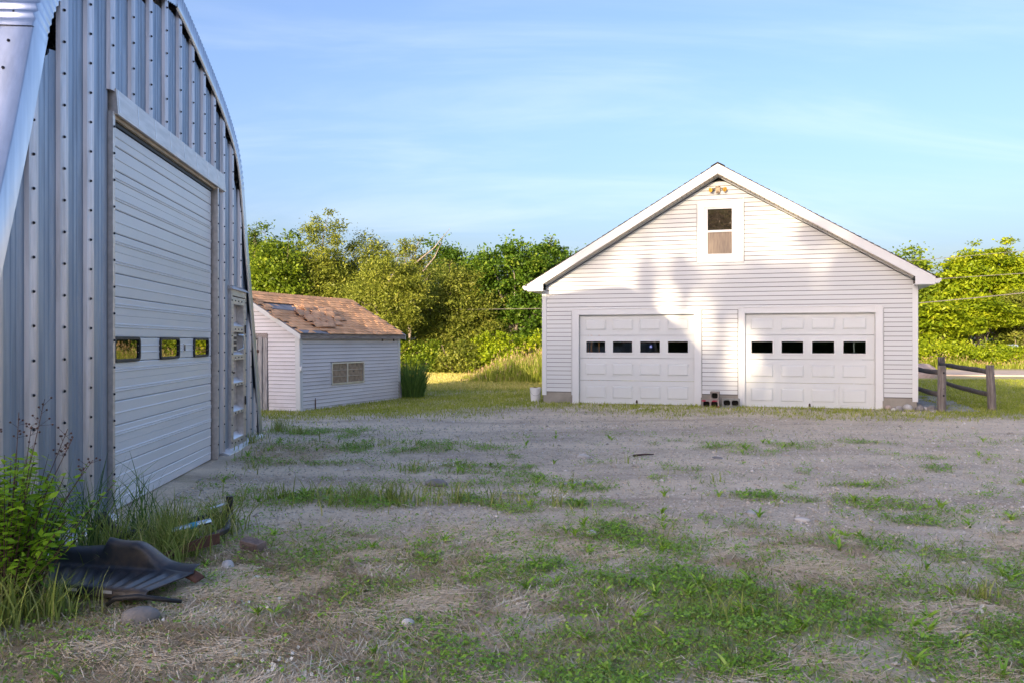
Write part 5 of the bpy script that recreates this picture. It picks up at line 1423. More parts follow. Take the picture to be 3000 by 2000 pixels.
def tree(name, label, x, y, lobes, mat, nclump=120, per=80, cr=0.42, leaf=(0.15, 0.075), bark='bark', trunk_h=2.5, trunk_r=0.12, limbs=14, cat="tree", group=None, seed=1, flat=0.7, up=0.5, shell=0.55, lean=(0, 0), stems=1, dead=0, dense=1.75):
    rng = np.random.default_rng(seed)
    z0 = gzf(x, y)
    root = empty(name, (x, y, z0), 0, label, cat, group)
    C, P, K = crown_points(rng, lobes, int(nclump * dense), per, cr, flat, shell)
    ok = P[:, 2] > 0.05
    P, K = P[ok], K[ok]
    n = len(P)
    ctr = np.mean([l[:3] for l in lobes], axis=0)
    nr = unit(rng.normal(size=(n, 3)) * 0.9 + unit(P - ctr) * 0.5 + np.array([0, 0, up]))
    sz = rng.uniform(0.6, 1.3, n)
    V, F = leaf_quads(P, nr, leaf[0] * sz * 1.1, leaf[1] * sz * 1.15, rng)
    np_mesh("crown", V, F, mat, root, face_attr={'rnd': np.clip(0.55 * K + 0.5 * rng.random(n) ** 1.3, 0, 1)})
    b = MB()
    rg = random.Random(seed)
    order = C[np.argsort(-C[:, 2])]
    for s_ in range(stems):
        off = (0, 0) if stems == 1 else (rg.uniform(-.35, .35), rg.uniform(-.25, .25))
        top = np.array([ctr[0] + lean[0] + off[0] * 2.5, ctr[1] + lean[1] + off[1] * 2, trunk_h + (0 if stems == 1 else rg.uniform(-.5, .8))])
        zs = np.linspace(-0.3, 1, 6)
        pts = [(off[0] + top[0] * max(t, 0) ** 1.4 + rg.uniform(-.05, .05), off[1] + top[1] * max(t, 0) ** 1.4 + rg.uniform(-.05, .05), top[2] * t if t > 0 else -0.3) for t in zs]
        b.tube(pts, [trunk_r * 1.25, trunk_r, trunk_r * .9, trunk_r * .8, trunk_r * .68, trunk_r * .5], 8)
        for k in range(max(1, limbs // stems)):
            c = order[min(len(order) - 1, int((k * stems + s_) / max(limbs, 1) * len(order)))]
            t = rg.uniform(0.35, 1.0); i = min(4, int(t * 5)); a = Vector(pts[i]).lerp(Vector(pts[i + 1]), t * 5 - i)
            e = Vector(c); m1 = a.lerp(e, .35) + Vector((rg.uniform(-.15, .15), rg.uniform(-.15, .15), rg.uniform(.0, .3))); m2 = a.lerp(e, .7) + Vector((rg.uniform(-.15, .15), rg.uniform(-.1, .1), rg.uniform(0, .2)))
            r_ = trunk_r * rg.uniform(.28, .5)
            b.tube([a, m1, m2, e], [r_, r_ * .7, r_ * .42, r_ * .15], 5, cap=False)
            for w in range(2):
                f_ = m2.lerp(e, rg.random()); g_ = f_ + Vector((rg.uniform(-.5, .5), rg.uniform(-.4, .4), rg.uniform(-.1, .5)))
                b.tube([f_, f_.lerp(g_, .5) + Vector((0, 0, .06)), g_], [r_ * .28, r_ * .2, r_ * .08], 4, cap=False)
    for k in range(dead):
        a = Vector((ctr[0] + rg.uniform(-.3, .6), ctr[1] - .5, ctr[2] + rg.uniform(-.3, .5))); e = a + Vector((rg.uniform(.6, 2.0), rg.uniform(-.3, .1), rg.uniform(1.2, 2.0)))
        b.tube([a, a.lerp(e, .5) + Vector((0.1, 0, -.1)), e], [.05, .035, .008], 5, cap=False)
    b.build("trunk", M[bark], root, smooth=True)
    return root
tg = "trees along the back of the meadow"
tree("maple_tree", "dark round crowned tree at the far left, just clear of the arch hut", -14.6, 52, [(0, 0, 5.2, 2.6, 2.0, 3.2), (-2.6, 0, 4.6, 2.2, 1.8, 2.9), (1.6, 0, 3.6, 2, 1.6, 2.4)], LM['dark'], 170, 85, .5, (.20, .11), trunk_h=4.5, group=tg, seed=3)
tree("maple_tree", "bright leaved tree rising over the shed ridge beside the hut", -12.4, 45, [(0, 0, 4.6, 1.5, 1.3, 2.2), (-1.2, 0, 3.4, 1.4, 1.2, 1.8), (.6, 0, 3.0, 1.3, 1.1, 1.6)], LM['maple'], 150, 75, .42, (.18, .10), trunk_h=3.6, group=tg, seed=4)
tree("spruce_tip", "thin dark spire poking up right at the edge of the hut", -14.2, 47, [(0, 0, 6.9, .35, .35, 1.1), (0, 0, 4.6, 1.0, 1.0, 2.0)], LM['dark'], 70, 60, .3, (.14, .06), trunk_h=7.5, trunk_r=.09, group=tg, seed=5)
tree("poplar_tree", "tallest tree of the row, loose yellow green crown over the shed roof", -10.5, 46.5, [(0, 0, 6.6, 1.15, 1.0, 2.0), (-.2, 0, 4.6, 1.9, 1.5, 1.9), (.9, 0, 3.8, 1.6, 1.3, 1.7), (-1.3, -.3, 3.2, 1.4, 1.2, 1.3)], LM['willow'], 190, 75, .40, (.17, .06), 'bark_pale', trunk_h=6.0, trunk_r=.12, limbs=18, group=tg, seed=6, shell=.6)
tree("willow_tree", "olive green willow just right of the tallest tree", -8.1, 48, [(0, 0, 5.7, 1.3, 1.1, 1.9), (.6, 0, 4.2, 1.6, 1.3, 1.8), (-.8, 0, 3.6, 1.5, 1.2, 1.6)], LM['olive'], 170, 80, .40, (.16, .055), trunk_h=4.8, group=tg, seed=7, shell=.6)
tree("willow_tree", "broad pale willow with a dead branch leaning behind the shed's right end", -6.1, 42, [(0, 0, 4.5, 1.35, 1.1, 1.35), (-.9, 0, 3.6, 1.1, 1.0, 1.2), (.9, 0, 3.7, 1.15, 1.0, 1.1), (.2, -.2, 3.0, 1.4, 1.1, .9)], LM['willow'], 210, 75, .34, (.15, .048), 'bark_pale', trunk_h=3.0, trunk_r=.12, limbs=22, group=tg, seed=8, stems=2, dead=1, shell=.6)
tree("sparse_tree", "thin sparse treetop with bare twigs behind the pale willow", -5.7, 47.5, [(0, 0, 6.4, .8, .6, 1.0), (.9, 0, 5.6, .7, .6, .9), (-.2, 0, 5.0, 1.0, .8, .9)], LM['olive'], 46, 55, .30, (.15, .06), 'bark_pale', trunk_h=6.4, trunk_r=.08, limbs=22, group=tg, seed=9, dead=2)
tree("willow_tree", "shadowy dark willow filling the middle of the gap between shed and garage", -2.9, 44.5, [(0, 0, 3.7, 1.7, 1.1, 1.9), (-1.2, 0, 2.7, 1.3, 1.0, 1.5), (1.1, .2, 2.9, 1.3, 1.0, 1.6), (0, -.2, 1.6, 1.8, 1.0, 1.1)], LM['olive'], 210, 85, .40, (.16, .055), trunk_h=3.0, group=tg, seed=10, shell=.6)
tree("maple_tree", "medium green tree seen over the top of the dark willow", -4.0, 53, [(0, 0, 5.6, 1.6, 1.3, 2.0), (1.6, 0, 5.0, 1.5, 1.2, 1.9)], LM['maple_deep'], 130, 80, .45, (.18, .09), trunk_h=4.6, group=tg, seed=11)
tree("maple_tree", "open branched maple with visible grey limbs left of the garage eave", -0.1, 45.5, [(-.3, 0, 5.1, 1.7, 1.2, 1.55), (-1.7, 0, 4.5, 1.1, .9, 1.4), (1.3, 0, 5.0, 1.3, 1.0, 1.5), (.9, -.3, 3.0, 1.4, .9, 1.3), (-.9, 0, 3.1, 1.0, .8, .9)], LM['maple_deep'], 175, 78, .38, (.17, .10), 'bark_pale', trunk_h=3.2, trunk_r=.13, limbs=30, group=tg, seed=12, stems=2)
tree("maple_tree", "green maple partly hidden by the garage's left eave", 2.6, 49, [(0, 0, 5.3, 1.9, 1.4, 1.9), (1.6, 0, 4.2, 1.6, 1.2, 1.8), (-1.0, 0, 3.2, 1.6, 1.2, 1.6)], LM['maple_deep'], 170, 80, .42, (.18, .10), trunk_h=4.2, limbs=18, group=tg, seed=13)
bg = "bushes at the foot of the back trees"
for k, (x, y, rx, h, mt, lb) in enumerate([
        (-6.4, 43.5, 1.3, 2.0, 'maple', "leafy bush close behind the shed's right corner"), (-4.6, 43.0, 1.2, 1.5, 'maple', "bright low bush behind the dry meadow grass"),
        (-2.6, 42.6, 1.0, 1.6, 'olive', "dull olive bush at the foot of the dark willow"), (-0.9, 42.8, 1.3, 1.9, 'sumac', "yellow green bush in front of the open maple"),
        (1.0, 43.4, 1.3, 1.8, 'sumac', "yellow green bush just left of the garage wall"), (2.8, 44, 1.5, 2.2, 'maple', "green bush showing between tall grass and garage corner"), (-8.6, 44, 1.6, 2.2, 'olive', "olive bush hidden behind the shed")]):
    tree("bush", lb, x, y, [(0, 0, h * .52, rx, .9, h * .5), (rx * .6, 0, h * .38, rx * .6, .7, h * .4), (-rx * .6, 0, h * .35, rx * .6, .7, h * .4)], LM[mt], 70, 75, .28, (.13, .07), trunk_h=h * .5, trunk_r=.04, limbs=9, cat="bush", group=bg, seed=30 + k, stems=3)
rg_ = "trees and sumac beyond the road"
tree("maple_tree", "tree peeking out just above the garage's right eave", 26.6, 58, [(0, 0, 5.4, 2.2, 1.7, 1.9), (-2.4, 0, 5.0, 2.2, 1.7, 2.2), (1, 0, 3.4, 2.2, 1.7, 1.8)], LM['maple'], 170, 80, .5, (.24, .14), trunk_h=4.4, group=rg_, seed=51)
tree("locust_tree", "tall bright yellow green tree at the right edge, beyond the road", 31.6, 57, [(0, 0, 5.9, 2.6, 1.8, 2.0), (-2.0, 0, 4.6, 1.9, 1.5, 1.8), (2.2, 0, 5.2, 2.0, 1.5, 2.0), (0, -.4, 3.6, 3.0, 1.6, 1.4)], LM['sumac'], 270, 80, .46, (.26, .12), 'bark_pale', trunk_h=4.6, trunk_r=.13, limbs=26, group=rg_, seed=52, flat=.45, up=1.1, stems=3)
tree("locust_tree", "bright tree cut off by the right edge of the picture", 36.5, 58, [(0, 0, 5.4, 2.6, 1.8, 2.3), (1.5, 0, 4.0, 2.6, 1.8, 2.2)], LM['sumac'], 170, 80, .5, (.25, .12), trunk_h=4.4, group=rg_, seed=53, flat=.5, up=1.0)
tree("sumac_bush", "flat topped sumac thicket behind the garage's right wall", 25.3, 52, [(0, 0, 3.2, 1.9, 1.1, .8), (-1.2, 0, 2.2, 1.6, 1.0, .8), (1.4, 0, 2.3, 1.5, 1.0, .8)], LM['sumac'], 130, 75, .45, (.28, .11), trunk_h=2.2, trunk_r=.05, limbs=16, cat="bush", group=rg_, seed=54, flat=.25, up=1.8, stems=5)
tree("sumac_bush", "flat topped sumac thicket with bare brown stems near the mailbox", 28.9, 53, [(0, 0, 3.4, 1.9, 1.1, .7), (-1.0, 0, 2.6, 1.4, 1.0, .6), (1.5, .3, 3.0, 1.5, 1.0, .6)], LM['sumac'], 130, 75, .45, (.28, .11), 'bark_pale', trunk_h=2.6, trunk_r=.05, limbs=18, cat="bush", group=rg_, seed=55, flat=.25, up=1.8, stems=6)
tree("alder_bush", "darker tall bush standing right behind the mailbox", 32.3, 54.5, [(0, 0, 3.0, 1.1, .9, 1.7), (.6, 0, 1.6, 1.2, .9, 1.2)], LM['olive'], 90, 75, .34, (.17, .08), 'bark_pale', trunk_h=2.8, trunk_r=.06, limbs=12, cat="bush", group=rg_, seed=56, stems=4)
tree("bush", "low bright weeds bush by the pinkish boulder", 22.6, 49.0, [(0, 0, .9, 1.6, .8, .8), (2.0, 0, .7, 1.5, .8, .7)], LM['sumac'], 80, 75, .3, (.16, .07), trunk_h=.7, trunk_r=.03, limbs=6, cat="bush", group=rg_, seed=57, stems=3)
tree("bush", "low yellow weeds bush between the fence posts and the sumac", 27.5, 49.6, [(0, 0, .75, 1.8, .8, .65), (2.2, 0, .6, 1.6, .8, .55)], LM['sumac'], 80, 75, .28, (.15, .06), trunk_h=.6, trunk_r=.03, limbs=6, cat="bush", group=rg_, seed=58, stems=3)

# far-off woods behind both rows: one mass
def woods(name, label, xr, yr, top, n, mat, seed, leaf=(.34, .22)):
    rng = np.random.default_rng(seed)
    x = rng.uniform(*xr, n); y = rng.uniform(*yr, n)
    t = top(x) * (0.86 + 0.28 * fbm(x, y, 3.0, seed, 3))
    z = t * rng.random(n) ** 0.9
    P = np.stack([x, y, z], 1)
    nr = unit(rng.normal(size=(n, 3)) + np.array([0, -.5, .6]))
    sz = rng.uniform(.6, 1.3, n)
    V, F = leaf_quads(P, nr, leaf[0] * sz, leaf[1] * sz, rng)
    o = np_mesh(name, V, F, mat, None, face_attr={'rnd': np.clip(.6 * fbm(x, z * 1.3, 1.4, seed + 3, 3) + .4 * rng.random(n), 0, 1)})
    tag(o, label, None, None, 'stuff'); return o
woods("far_woods", "dense green woods behind the row of trees", (-40, 14), (56, 62), lambda x: 5.8 + 0.8 * np.sin(x * .35) + 1.8 * sstep(-10, -18, x), 48000, LM['dark'], 71)
woods("roadside_woods", "dense green woods beyond the road", (16, 62), (61, 67), lambda x: 5.2 + .9 * np.sin(x * .4), 40000, LM['maple'], 72)

# ---- woods and trees standing behind the photographer; their evening shade covers the yard
GPERP = np.array((0.857, -0.515)); SH2 = np.array((-0.515, -0.857))
def back_point(s, zf, k):
    """where the ray through facade point (s, zf) runs, k metres towards the sun"""
    p = gw(s, 0.0); q = p + SH2 * k
    return q[0], q[1], zf + math.tan(SUN_EL) * k
def shade_tree(label, s, ztop, zbot, half, k, seed, n=60, per=60, cr=.5, leaf=(.34, .24)):
    x, y, zt = back_point(s, ztop, k); zb = zbot + math.tan(SUN_EL) * k
    h = (zt - zb) / 2; zc = (zt + zb) / 2
    tree("shade_tree", label, x, y, [(0, 0, zc, half, half, h)], LM['maple'], n, per, cr, leaf, trunk_h=zc, trunk_r=.16, limbs=10, group="trees behind the photographer", seed=seed, shell=.2, dense=1.0)
shade_tree("slender tree behind the yard, its shade on the siding left of the gable window", 2.62, 4.35, 0.5, 0.13, 46, 81, 62, 36, .15, (.2, .14))
shade_tree("small forked tree behind the yard beside the slender one", 3.45, 3.65, 2.9, 0.18, 46, 82, 18, 34, .18, (.2, .14))
shade_tree("low broad tree behind the yard", 5.25, 3.42, 2.1, 0.62, 44, 83, 64, 42, .32, (.22, .15))
shade_tree("thin leafless looking tree behind the yard", 4.38, 2.75, 1.3, 0.10, 46, 88, 12, 26, .14, (.2, .12))
shade_tree("round tree behind the yard", 5.95, 3.25, 1.2, 0.35, 44, 84, 36, 50, .35)
shade_tree("tall tree behind the yard", 6.38, 4.22, 3.75, 0.22, 46, 85, 16, 40, .22, (.25, .18))
shade_tree("broad tree behind the yard with a dense crown", 7.75, 4.15, -2.0, 0.75, 45, 86, 130, 80, .5)
shade_tree("wide tree behind the yard, farthest along the row", 8.9, 4.3, -2.5, 1.2, 45, 87, 190, 80, .5)
# unseen airy crowns added farther back to thin the low sun on the gable
def sun_dimmer_tree(label, s, zlo, zhi, half, k, seed, n, per):
    x, y, zt = back_point(s, zhi, k); zb = zlo + math.tan(SUN_EL) * k
    tree("sun_dimmer_tree", label, x, y, [(0, 0, (zt + zb) / 2, half, half * .7, (zt - zb) / 2)], LM['willow'], n, per, .75, (.34, .22), trunk_h=zb + .6, trunk_r=.10, limbs=7, group="trees behind the photographer", seed=seed, shell=.1, dense=1.0)
sun_dimmer_tree("airy tree added behind the yard to dim the sun on the garage's left slope", 1.4, 2.6, 5.2, 1.9, 82, 95, 14, 22)
sun_dimmer_tree("airy tree added behind the yard to dim the sun on the gable window", 4.2, 2.4, 7.0, 1.8, 84, 96, 21, 22)
sun_dimmer_tree("airy tree added behind the yard to dim the sun on the garage's right slope", 7.0, 2.6, 5.6, 1.8, 82, 97, 13, 22)
def shade_top(c):
    s = (c + 10.37) / 0.97
    zf = np.interp(s, [3.3, 3.72, 4.43, 4.68, 5.2, 5.6, 5.85, 6.6, 7.2, 8.6, 12, 20, 44], [2.15, 1.85, 1.35, 0.95, 0.8, 0.9, 2.2, 2.4, 2.8, 3.3, 3.0, 1.6, 0.5])
    return zf
def back_woods():
    rng = np.random.default_rng(91)
    n = 60000
    s = rng.uniform(3.3, 44, n); k = rng.uniform(74, 84, n)
    c = -10.37 + s * .97
    p = GO[None, :] + GU[None, :] * s[:, None] + SH2[None, :] * k[:, None]
    # walk the row along the sun's perpendicular so that every part of the yard has trees towards the sun
    top = shade_top(c) + math.tan(SUN_EL) * k
    z = top * (1 - rng.random(n) ** 0.85)
    base = GO + SH2 * 80
    lat = (c + 10.37)
    q = base[None, :] + GPERP[None, :] * lat[:, None] + SH2[None, :] * (k - 80)[:, None]
    P = np.stack([q[:, 0], q[:, 1], np.maximum(z, 0.1)], 1)
    nr = unit(rng.normal(size=(n, 3)) + np.array([.4, .7, .2]))
    sz = rng.uniform(.7, 1.3, n)
    V, F = leaf_quads(P, nr, .62 * sz, .46 * sz, rng)
    o = np_mesh("back_woods", V, F, LM['dark'], None, face_attr={'rnd': rng.random(n)})
    tag(o, "dense woods standing behind the photographer", None, None, 'stuff')
back_woods()
# ------------------------------------------------------------------ shrub at the corner of the hut
def shrub():
    rng = np.random.default_rng(5); rg = random.Random(5)
    x0, y0 = -2.98, 5.02
    root = empty("leafy_shrub", (x0, y0, gzf(x0, y0)), 0, "bright green shrub with dead flower stalks in front of the hut's near corner", "shrub")
    b = MB(); P, N_, Kk, S_ = [], [], [], []
    for k in range(100):
        a = rg.uniform(0, 2 * math.pi); r = rg.random() ** .6
        bx, by = 0.13 * math.cos(a) * r, 0.10 * math.sin(a) * r
        h = rg.uniform(0.7, 1.12) * (1.0 - 0.25 * r) if k % 4 else rg.uniform(.35, .6)
        ex, ey = bx + 0.46 * math.cos(a) * r * rg.uniform(.6, 1.2), by + 0.28 * math.sin(a) * r
        pts = [Vector((bx, by, -0.02)), Vector((bx + (ex - bx) * .25, by + (ey - by) * .25, h * .4)), Vector((bx + (ex - bx) * .65, by + (ey - by) * .65, h * .75)), Vector((ex, ey, h))]
        b.tube(pts, [.006, .005, .0035, .0015], 4, cap=False)
        m = rg.randint(20, 34); kv = rg.random()
        for q in range(m):
            t = 0.30 + 0.70 * (q / m)
            i = min(2, int(t * 3)); p = pts[i].lerp(pts[i + 1], t * 3 - i)
            an = q * 2.4 + rg.uniform(-.3, .3)
            d = Vector((math.cos(an), math.sin(an), rg.uniform(.1, .6)))
            ln_ = rg.uniform(.024, .042)
            P.append(p + d * ln_ * .7); N_.append((d.x * .2 + rg.gauss(0, .35), d.y * .2 + rg.gauss(0, .35), 1)); Kk.append(min(1, .25 * kv + .45 * t * rg.uniform(.5, 1.3) + .2 * rg.random())); S_.append((ln_ * 2, d))
    P = np.array([tuple(p) for p in P]); nr = unit(np.array(N_, float)); L = np.array([s[0] for s in S_]); D = unit(np.array([tuple(s[1]) for s in S_]))
    D = unit(D - nr * np.sum(D * nr, 1, keepdims=True)); s = np.cross(nr, D); W = L * .42
    V = np.stack([P - D * L[:, None] / 2, P + s * W[:, None] / 2 + D * L[:, None] * .12 + nr * L[:, None] * .06, P + D * L[:, None] / 2, P - s * W[:, None] / 2 + D * L[:, None] * .12 + nr * L[:, None] * .06], 1).reshape(-1, 3)
    np_mesh("crown", V, np.arange(len(V)).reshape(-1, 4), LM['shrub'], root, face_attr={'rnd': np.array(Kk)})
    b.build("stems", M['stem'], root)
    d = MB()
    for (ex, ey, h) in ((0.22, .02, 1.28), (0.05, .05, 1.20), (-.1, 0, 1.16), (.34, .05, 1.10), (0.40, 0, 1.06), (.50, .03, .92), (0.12, .06, 1.12)):
        pts = [Vector((0.02, 0.02, 0)), Vector((ex * .35, ey, h * .5)), Vector((ex, ey, h))]
        d.tube(pts, [.005, .0035, .0018], 4, cap=False)
        for q in range(9):
            f = pts[1].lerp(pts[2], .72 + .28 * rg.random()); g = f + Vector((rg.uniform(-.06, .06), rg.uniform(-.05, .05), rg.uniform(.0, .05)))
            d.tube([f, g], [.0013, .001], 3, cap=False)
            d.tube([g - Vector((0, 0, .006)), g, g + Vector((0, 0, .006))], [.003, .008, .003], 5)
    d.build("dead_stalk", M['stem'], root)
shrub()

# ------------------------------------------------------------------ grass, weeds, straw, gravel
def scatter(dens, y0, y1, step=0.4, xmin=-6.5, xmax=16, keep=None, seed=0):
    """points over the part of the ground in view; dens(y) per square metre times keep(x, y)"""
    rng = np.random.default_rng(seed); X, Y = [], []
    y = y0
    while y < y1:
        xa, xb = max(xmin, -0.66 * (y + step) - 0.9), min(xmax, 0.66 * (y + step) + 0.9)
        n = int(dens(y + step / 2) * (xb - xa) * step)
        X.append(rng.uniform(xa, xb, n)); Y.append(rng.uniform(y, y + step, n)); y += step
    X, Y = np.concatenate(X), np.concatenate(Y)
    k = keep(X, Y); m = rng.random(len(X)) < k
    hl, hd = hut_local(X, Y); s, d = garage_local(X, Y); s2, d2 = shed_local(X, Y)
    ok = ~((hd > -0.25) & (hl > -3.2) & (hl < 6.9)) & ~((d > -0.03) & (s > -0.05) & (s < 8.65) & (d < 12)) & ~((d2 > -.03) & (s2 > -.03) & (s2 < 6.05) & (d2 < 3.3))
    return X[m & ok], Y[m & ok], rng

def tri_blades(name, x, y, h, w, lean, rng, mat, label, rnd, kind='stuff'):
    n = len(x); z = gz(x, y); a = rng.uniform(0, 2 * np.pi, n); la = rng.uniform(0, 2 * np.pi, n)
    l_ = lean * h
    ca, sa = np.cos(a) * w / 2, np.sin(a) * w / 2
    V = np.stack([np.stack([x - ca, y - sa, z - 0.004], 1), np.stack([x + ca, y + sa, z - 0.004], 1), np.stack([x + np.cos(la) * l_, y + np.sin(la) * l_, z + h], 1)], 1).reshape(-1, 3)
    o = np_mesh(name, V, np.arange(3 * n).reshape(n, 3), mat, None, face_attr={'rnd': rnd})
    tag(o, label, None, None, kind); return o

def long_blades(name, x, y, h, w, lean, rng, mat, parent=None, rnd=None, base=None, aim=None):
    """three-segment blades bending over"""
    n = len(x); z = gz(x, y) if base is None else base
    a = rng.uniform(0, 2 * np.pi, n); la = rng.uniform(0, 2 * np.pi, n) if aim is None else aim
    ca, sa = np.cos(a) * w / 2, np.sin(a) * w / 2
    rows_ = []
    for t, wf in ((0, 1.0), (.4, .95), (.75, .7), (1.0, .12)):
        lx, ly = np.cos(la) * lean * h * t ** 1.9, np.sin(la) * lean * h * t ** 1.9
        zz = z + h * (t - 0.28 * np.minimum(lean, 1.2) * t ** 2.4)
        rows_ += [np.stack([x + lx - ca * wf, y + ly - sa * wf, zz], 1), np.stack([x + lx + ca * wf, y + ly + sa * wf, zz], 1)]
    V = np.stack(rows_, 1).reshape(-1, 3)
    i = np.arange(n)[:, None] * 8
    F = np.stack([np.concatenate([i + 2 * q, i + 2 * q + 1, i + 2 * q + 3, i + 2 * q + 2], 1) for q in range(3)], 1).reshape(-1, 4)
    r = rng.random(n) if rnd is None else rnd
    return np_mesh(name, V, F, mat, parent, face_attr={'rnd': np.repeat(r, 3)})

def dens(d0, yk, p): return lambda y: d0 * min(1.0, (yk / y) ** p)

# short grass among the weeds and on the lawns
def keep_grass(x, y):
    g, st, lw = masks(x, y); return np.clip(0.62 * g * (0.45 + .9 * fbm(x, y, .12, 55, 2)) + 0.10 * st + 0.01, 0, 1)
x, y, rng = scatter(dens(3000, 6.0, 1.6), 3.3, 19, keep=keep_grass, seed=201)
n = len(x); hh = rng.uniform(.02, .075, n) * (0.7 + .7 * fbm(x, y, .35, 57, 2))
tri_blades("grass", x, y, hh, rng.uniform(.0035, .0075, n) * (1 + y / 14), rng.uniform(.4, 1.7, n), rng, LM['grass'], "short grass growing through the gravel", np.clip(rng.random(n) ** 1.3, 0, 1))
def keep_lawn(x, y):
    g, st, lw = masks(x, y); return np.clip(lw * (.35 + .8 * fbm(x, y, .3, 66, 3)), 0, 1)
x, y, rng = scatter(dens(1500, 12, 1.5), 13, 34, keep=keep_lawn, seed=202, xmin=-20, xmax=22)
n = len(x); tri_blades("lawn_grass", x, y, rng.uniform(.03, .085, n), rng.uniform(.008, .016, n) * (1 + y / 40), rng.uniform(.2, 1.0, n), rng, LM['meadow'], "mown lawn grass round the shed and garage", np.clip(rng.random(n) * .8 + .35 * fbm(x, y, 1.1, 67, 3), 0, 1))
# mown grass at the back of the meadow, sunlight put into its colour
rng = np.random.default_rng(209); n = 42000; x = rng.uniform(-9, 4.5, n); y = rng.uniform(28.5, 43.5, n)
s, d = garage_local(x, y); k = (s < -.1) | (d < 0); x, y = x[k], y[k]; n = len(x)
tri_blades("back_lawn", x, y, rng.uniform(.05, .13, n), rng.uniform(.02, .04, n), rng.uniform(.2, 1.0, n), rng, LM['sunlawn'], "mown lawn at the back with the evening sun painted into its colour", np.clip(.25 + .6 * rng.random(n) + .3 * fbm(x, y, 1.5, 68, 3), 0, 1))
# broad-leaved weeds and clover
def keep_weed(x, y):
    g, st, lw = masks(x, y); c = sstep(.40, .62, fbm(x, y, .22, 77, 3)); return np.clip(g * (.25 + .9 * c), 0, 1)
x, y, rng = scatter(dens(7000, 6.5, 1.7), 3.3, 17, keep=keep_weed, seed=203)
n = len(x); z = gz(x, y) + rng.uniform(.004, .055, n) * (0.5 + fbm(x, y, .3, 78, 2))
nr = unit(np.stack([rng.normal(0, .42, n), rng.normal(0, .42, n), np.ones(n)], 1)); L = rng.uniform(.009, .027, n) * (1 + y / 20)
V, F = leaf_quads(np.stack([x, y, z], 1), nr, L, L * rng.uniform(.4, .75, n), rng)
tag(np_mesh("weeds", V, F, LM['weed'], None, face_attr={'rnd': np.clip(.6 * rng.random(n) + .4 * fbm(x, y, .4, 79, 2), 0, 1)}), "low broad leaved weeds and clover patches", None, None, 'stuff')
# rosettes of larger leaves dotted about
x, y, rng = scatter(dens(9, 7, 1.2), 3.5, 15, keep=lambda x, y: np.clip(masks(x, y)[0] * 1.2 + .03, 0, 1), seed=204)
X2, Y2, A2, S2 = [], [], [], []
for px, py in zip(x, y):
    m = rng.integers(6, 13); X2 += [px] * m; Y2 += [py] * m; A2 += list(rng.uniform(0, 2 * np.pi, m)); S2 += list(rng.uniform(.05, .12, m))
X2, Y2, A2, S2 = map(np.array, (X2, Y2, A2, S2)); n = len(X2)
o = long_blades("leafy_rosettes", X2, Y2, S2, rng.uniform(.012, .026, n), rng.uniform(.6, 1.2, n), rng, LM['weed'], None, rng.random(n), None, A2); tag(o, "broad leaved rosettes growing in the yard", None, None, 'stuff')
# straw
def keep_straw(x, y):
    g, st, lw = masks(x, y); return np.clip(st * (.5 + .8 * fbm(x, y, .25, 88, 3)) + .015, 0, 1)
x, y, rng = scatter(dens(3600, 6.5, 1.7), 3.3, 14, keep=keep_straw, seed=205)
n = len(x); a = fbm(x, y, .5, 89, 2) * 9 + rng.normal(0, .7, n); L = rng.uniform(.04, .22, n); W = rng.uniform(.0016, .0034, n) * (1 + y / 10)
z = gz(x, y); zl, zh = rng.uniform(.002, .03, n), rng.uniform(.002, .045, n)
dx_, dy_ = np.cos(a) * L / 2, np.sin(a) * L / 2; wx_, wy_ = -np.sin(a) * W / 2, np.cos(a) * W / 2
z1 = gz(x - dx_, y - dy_) + zl; z2 = gz(x + dx_, y + dy_) + zh
V = np.stack([np.stack([x - dx_ - wx_, y - dy_ - wy_, z1], 1), np.stack([x - dx_ + wx_, y - dy_ + wy_, z1 + .001], 1), np.stack([x + dx_ + wx_, y + dy_ + wy_, z2 + .001], 1), np.stack([x + dx_ - wx_, y + dy_ - wy_, z2], 1)], 1).reshape(-1, 3)
tag(np_mesh("dry_straw", V, np.arange(4 * n).reshape(n, 4), LM['straw'], None, face_attr={'rnd': rng.random(n)}), "dry mown straw lying on the ground", None, None, 'stuff')
# loose gravel
def keep_grav(x, y):
    g, st, lw = masks(x, y); return np.clip((1 - .8 * g) * (1 - .9 * st) * (1 - lw) * (.25 + .9 * fbm(x, y, .7, 98, 3)), 0, 1)
x, y, rng = scatter(dens(650, 7.5, 2.0), 3.6, 19.5, keep=keep_grav, seed=206)
n = len(x); r = rng.uniform(.003, .008, n) * (1 + y / 12) * np.where(rng.random(n) < .04, 2.2, 1.0); z = gz(x, y) + r * .25
oct_ = np.array([(1, 0, 0), (0, 1, 0), (-1, 0, 0), (0, -1, 0), (0, 0, .7), (0, 0, -.7)], float)
ja = rng.uniform(.65, 1.35, (n, 6, 1)); an = rng.uniform(0, 2 * np.pi, n); ca, sa = np.cos(an), np.sin(an)
q = oct_[None] * ja; q = np.stack([q[..., 0] * ca[:, None] - q[..., 1] * sa[:, None], q[..., 0] * sa[:, None] + q[..., 1] * ca[:, None], q[..., 2]], -1)
V = (np.stack([x, y, z], 1)[:, None] + q * r[:, None, None]).reshape(-1, 3)
fo = np.array([(0, 1, 4), (1, 2, 4), (2, 3, 4), (3, 0, 4), (1, 0, 5), (2, 1, 5), (3, 2, 5), (0, 3, 5)])
F = (np.arange(n)[:, None, None] * 6 + fo[None]).reshape(-1, 3)
LM['gravel'] = leaf_mat('loose_gravel', (0.38, 0.335, 0.28), (0.60, 0.535, 0.455), (0.75, 0.71, 0.68), trans=0.0, rough=.9)
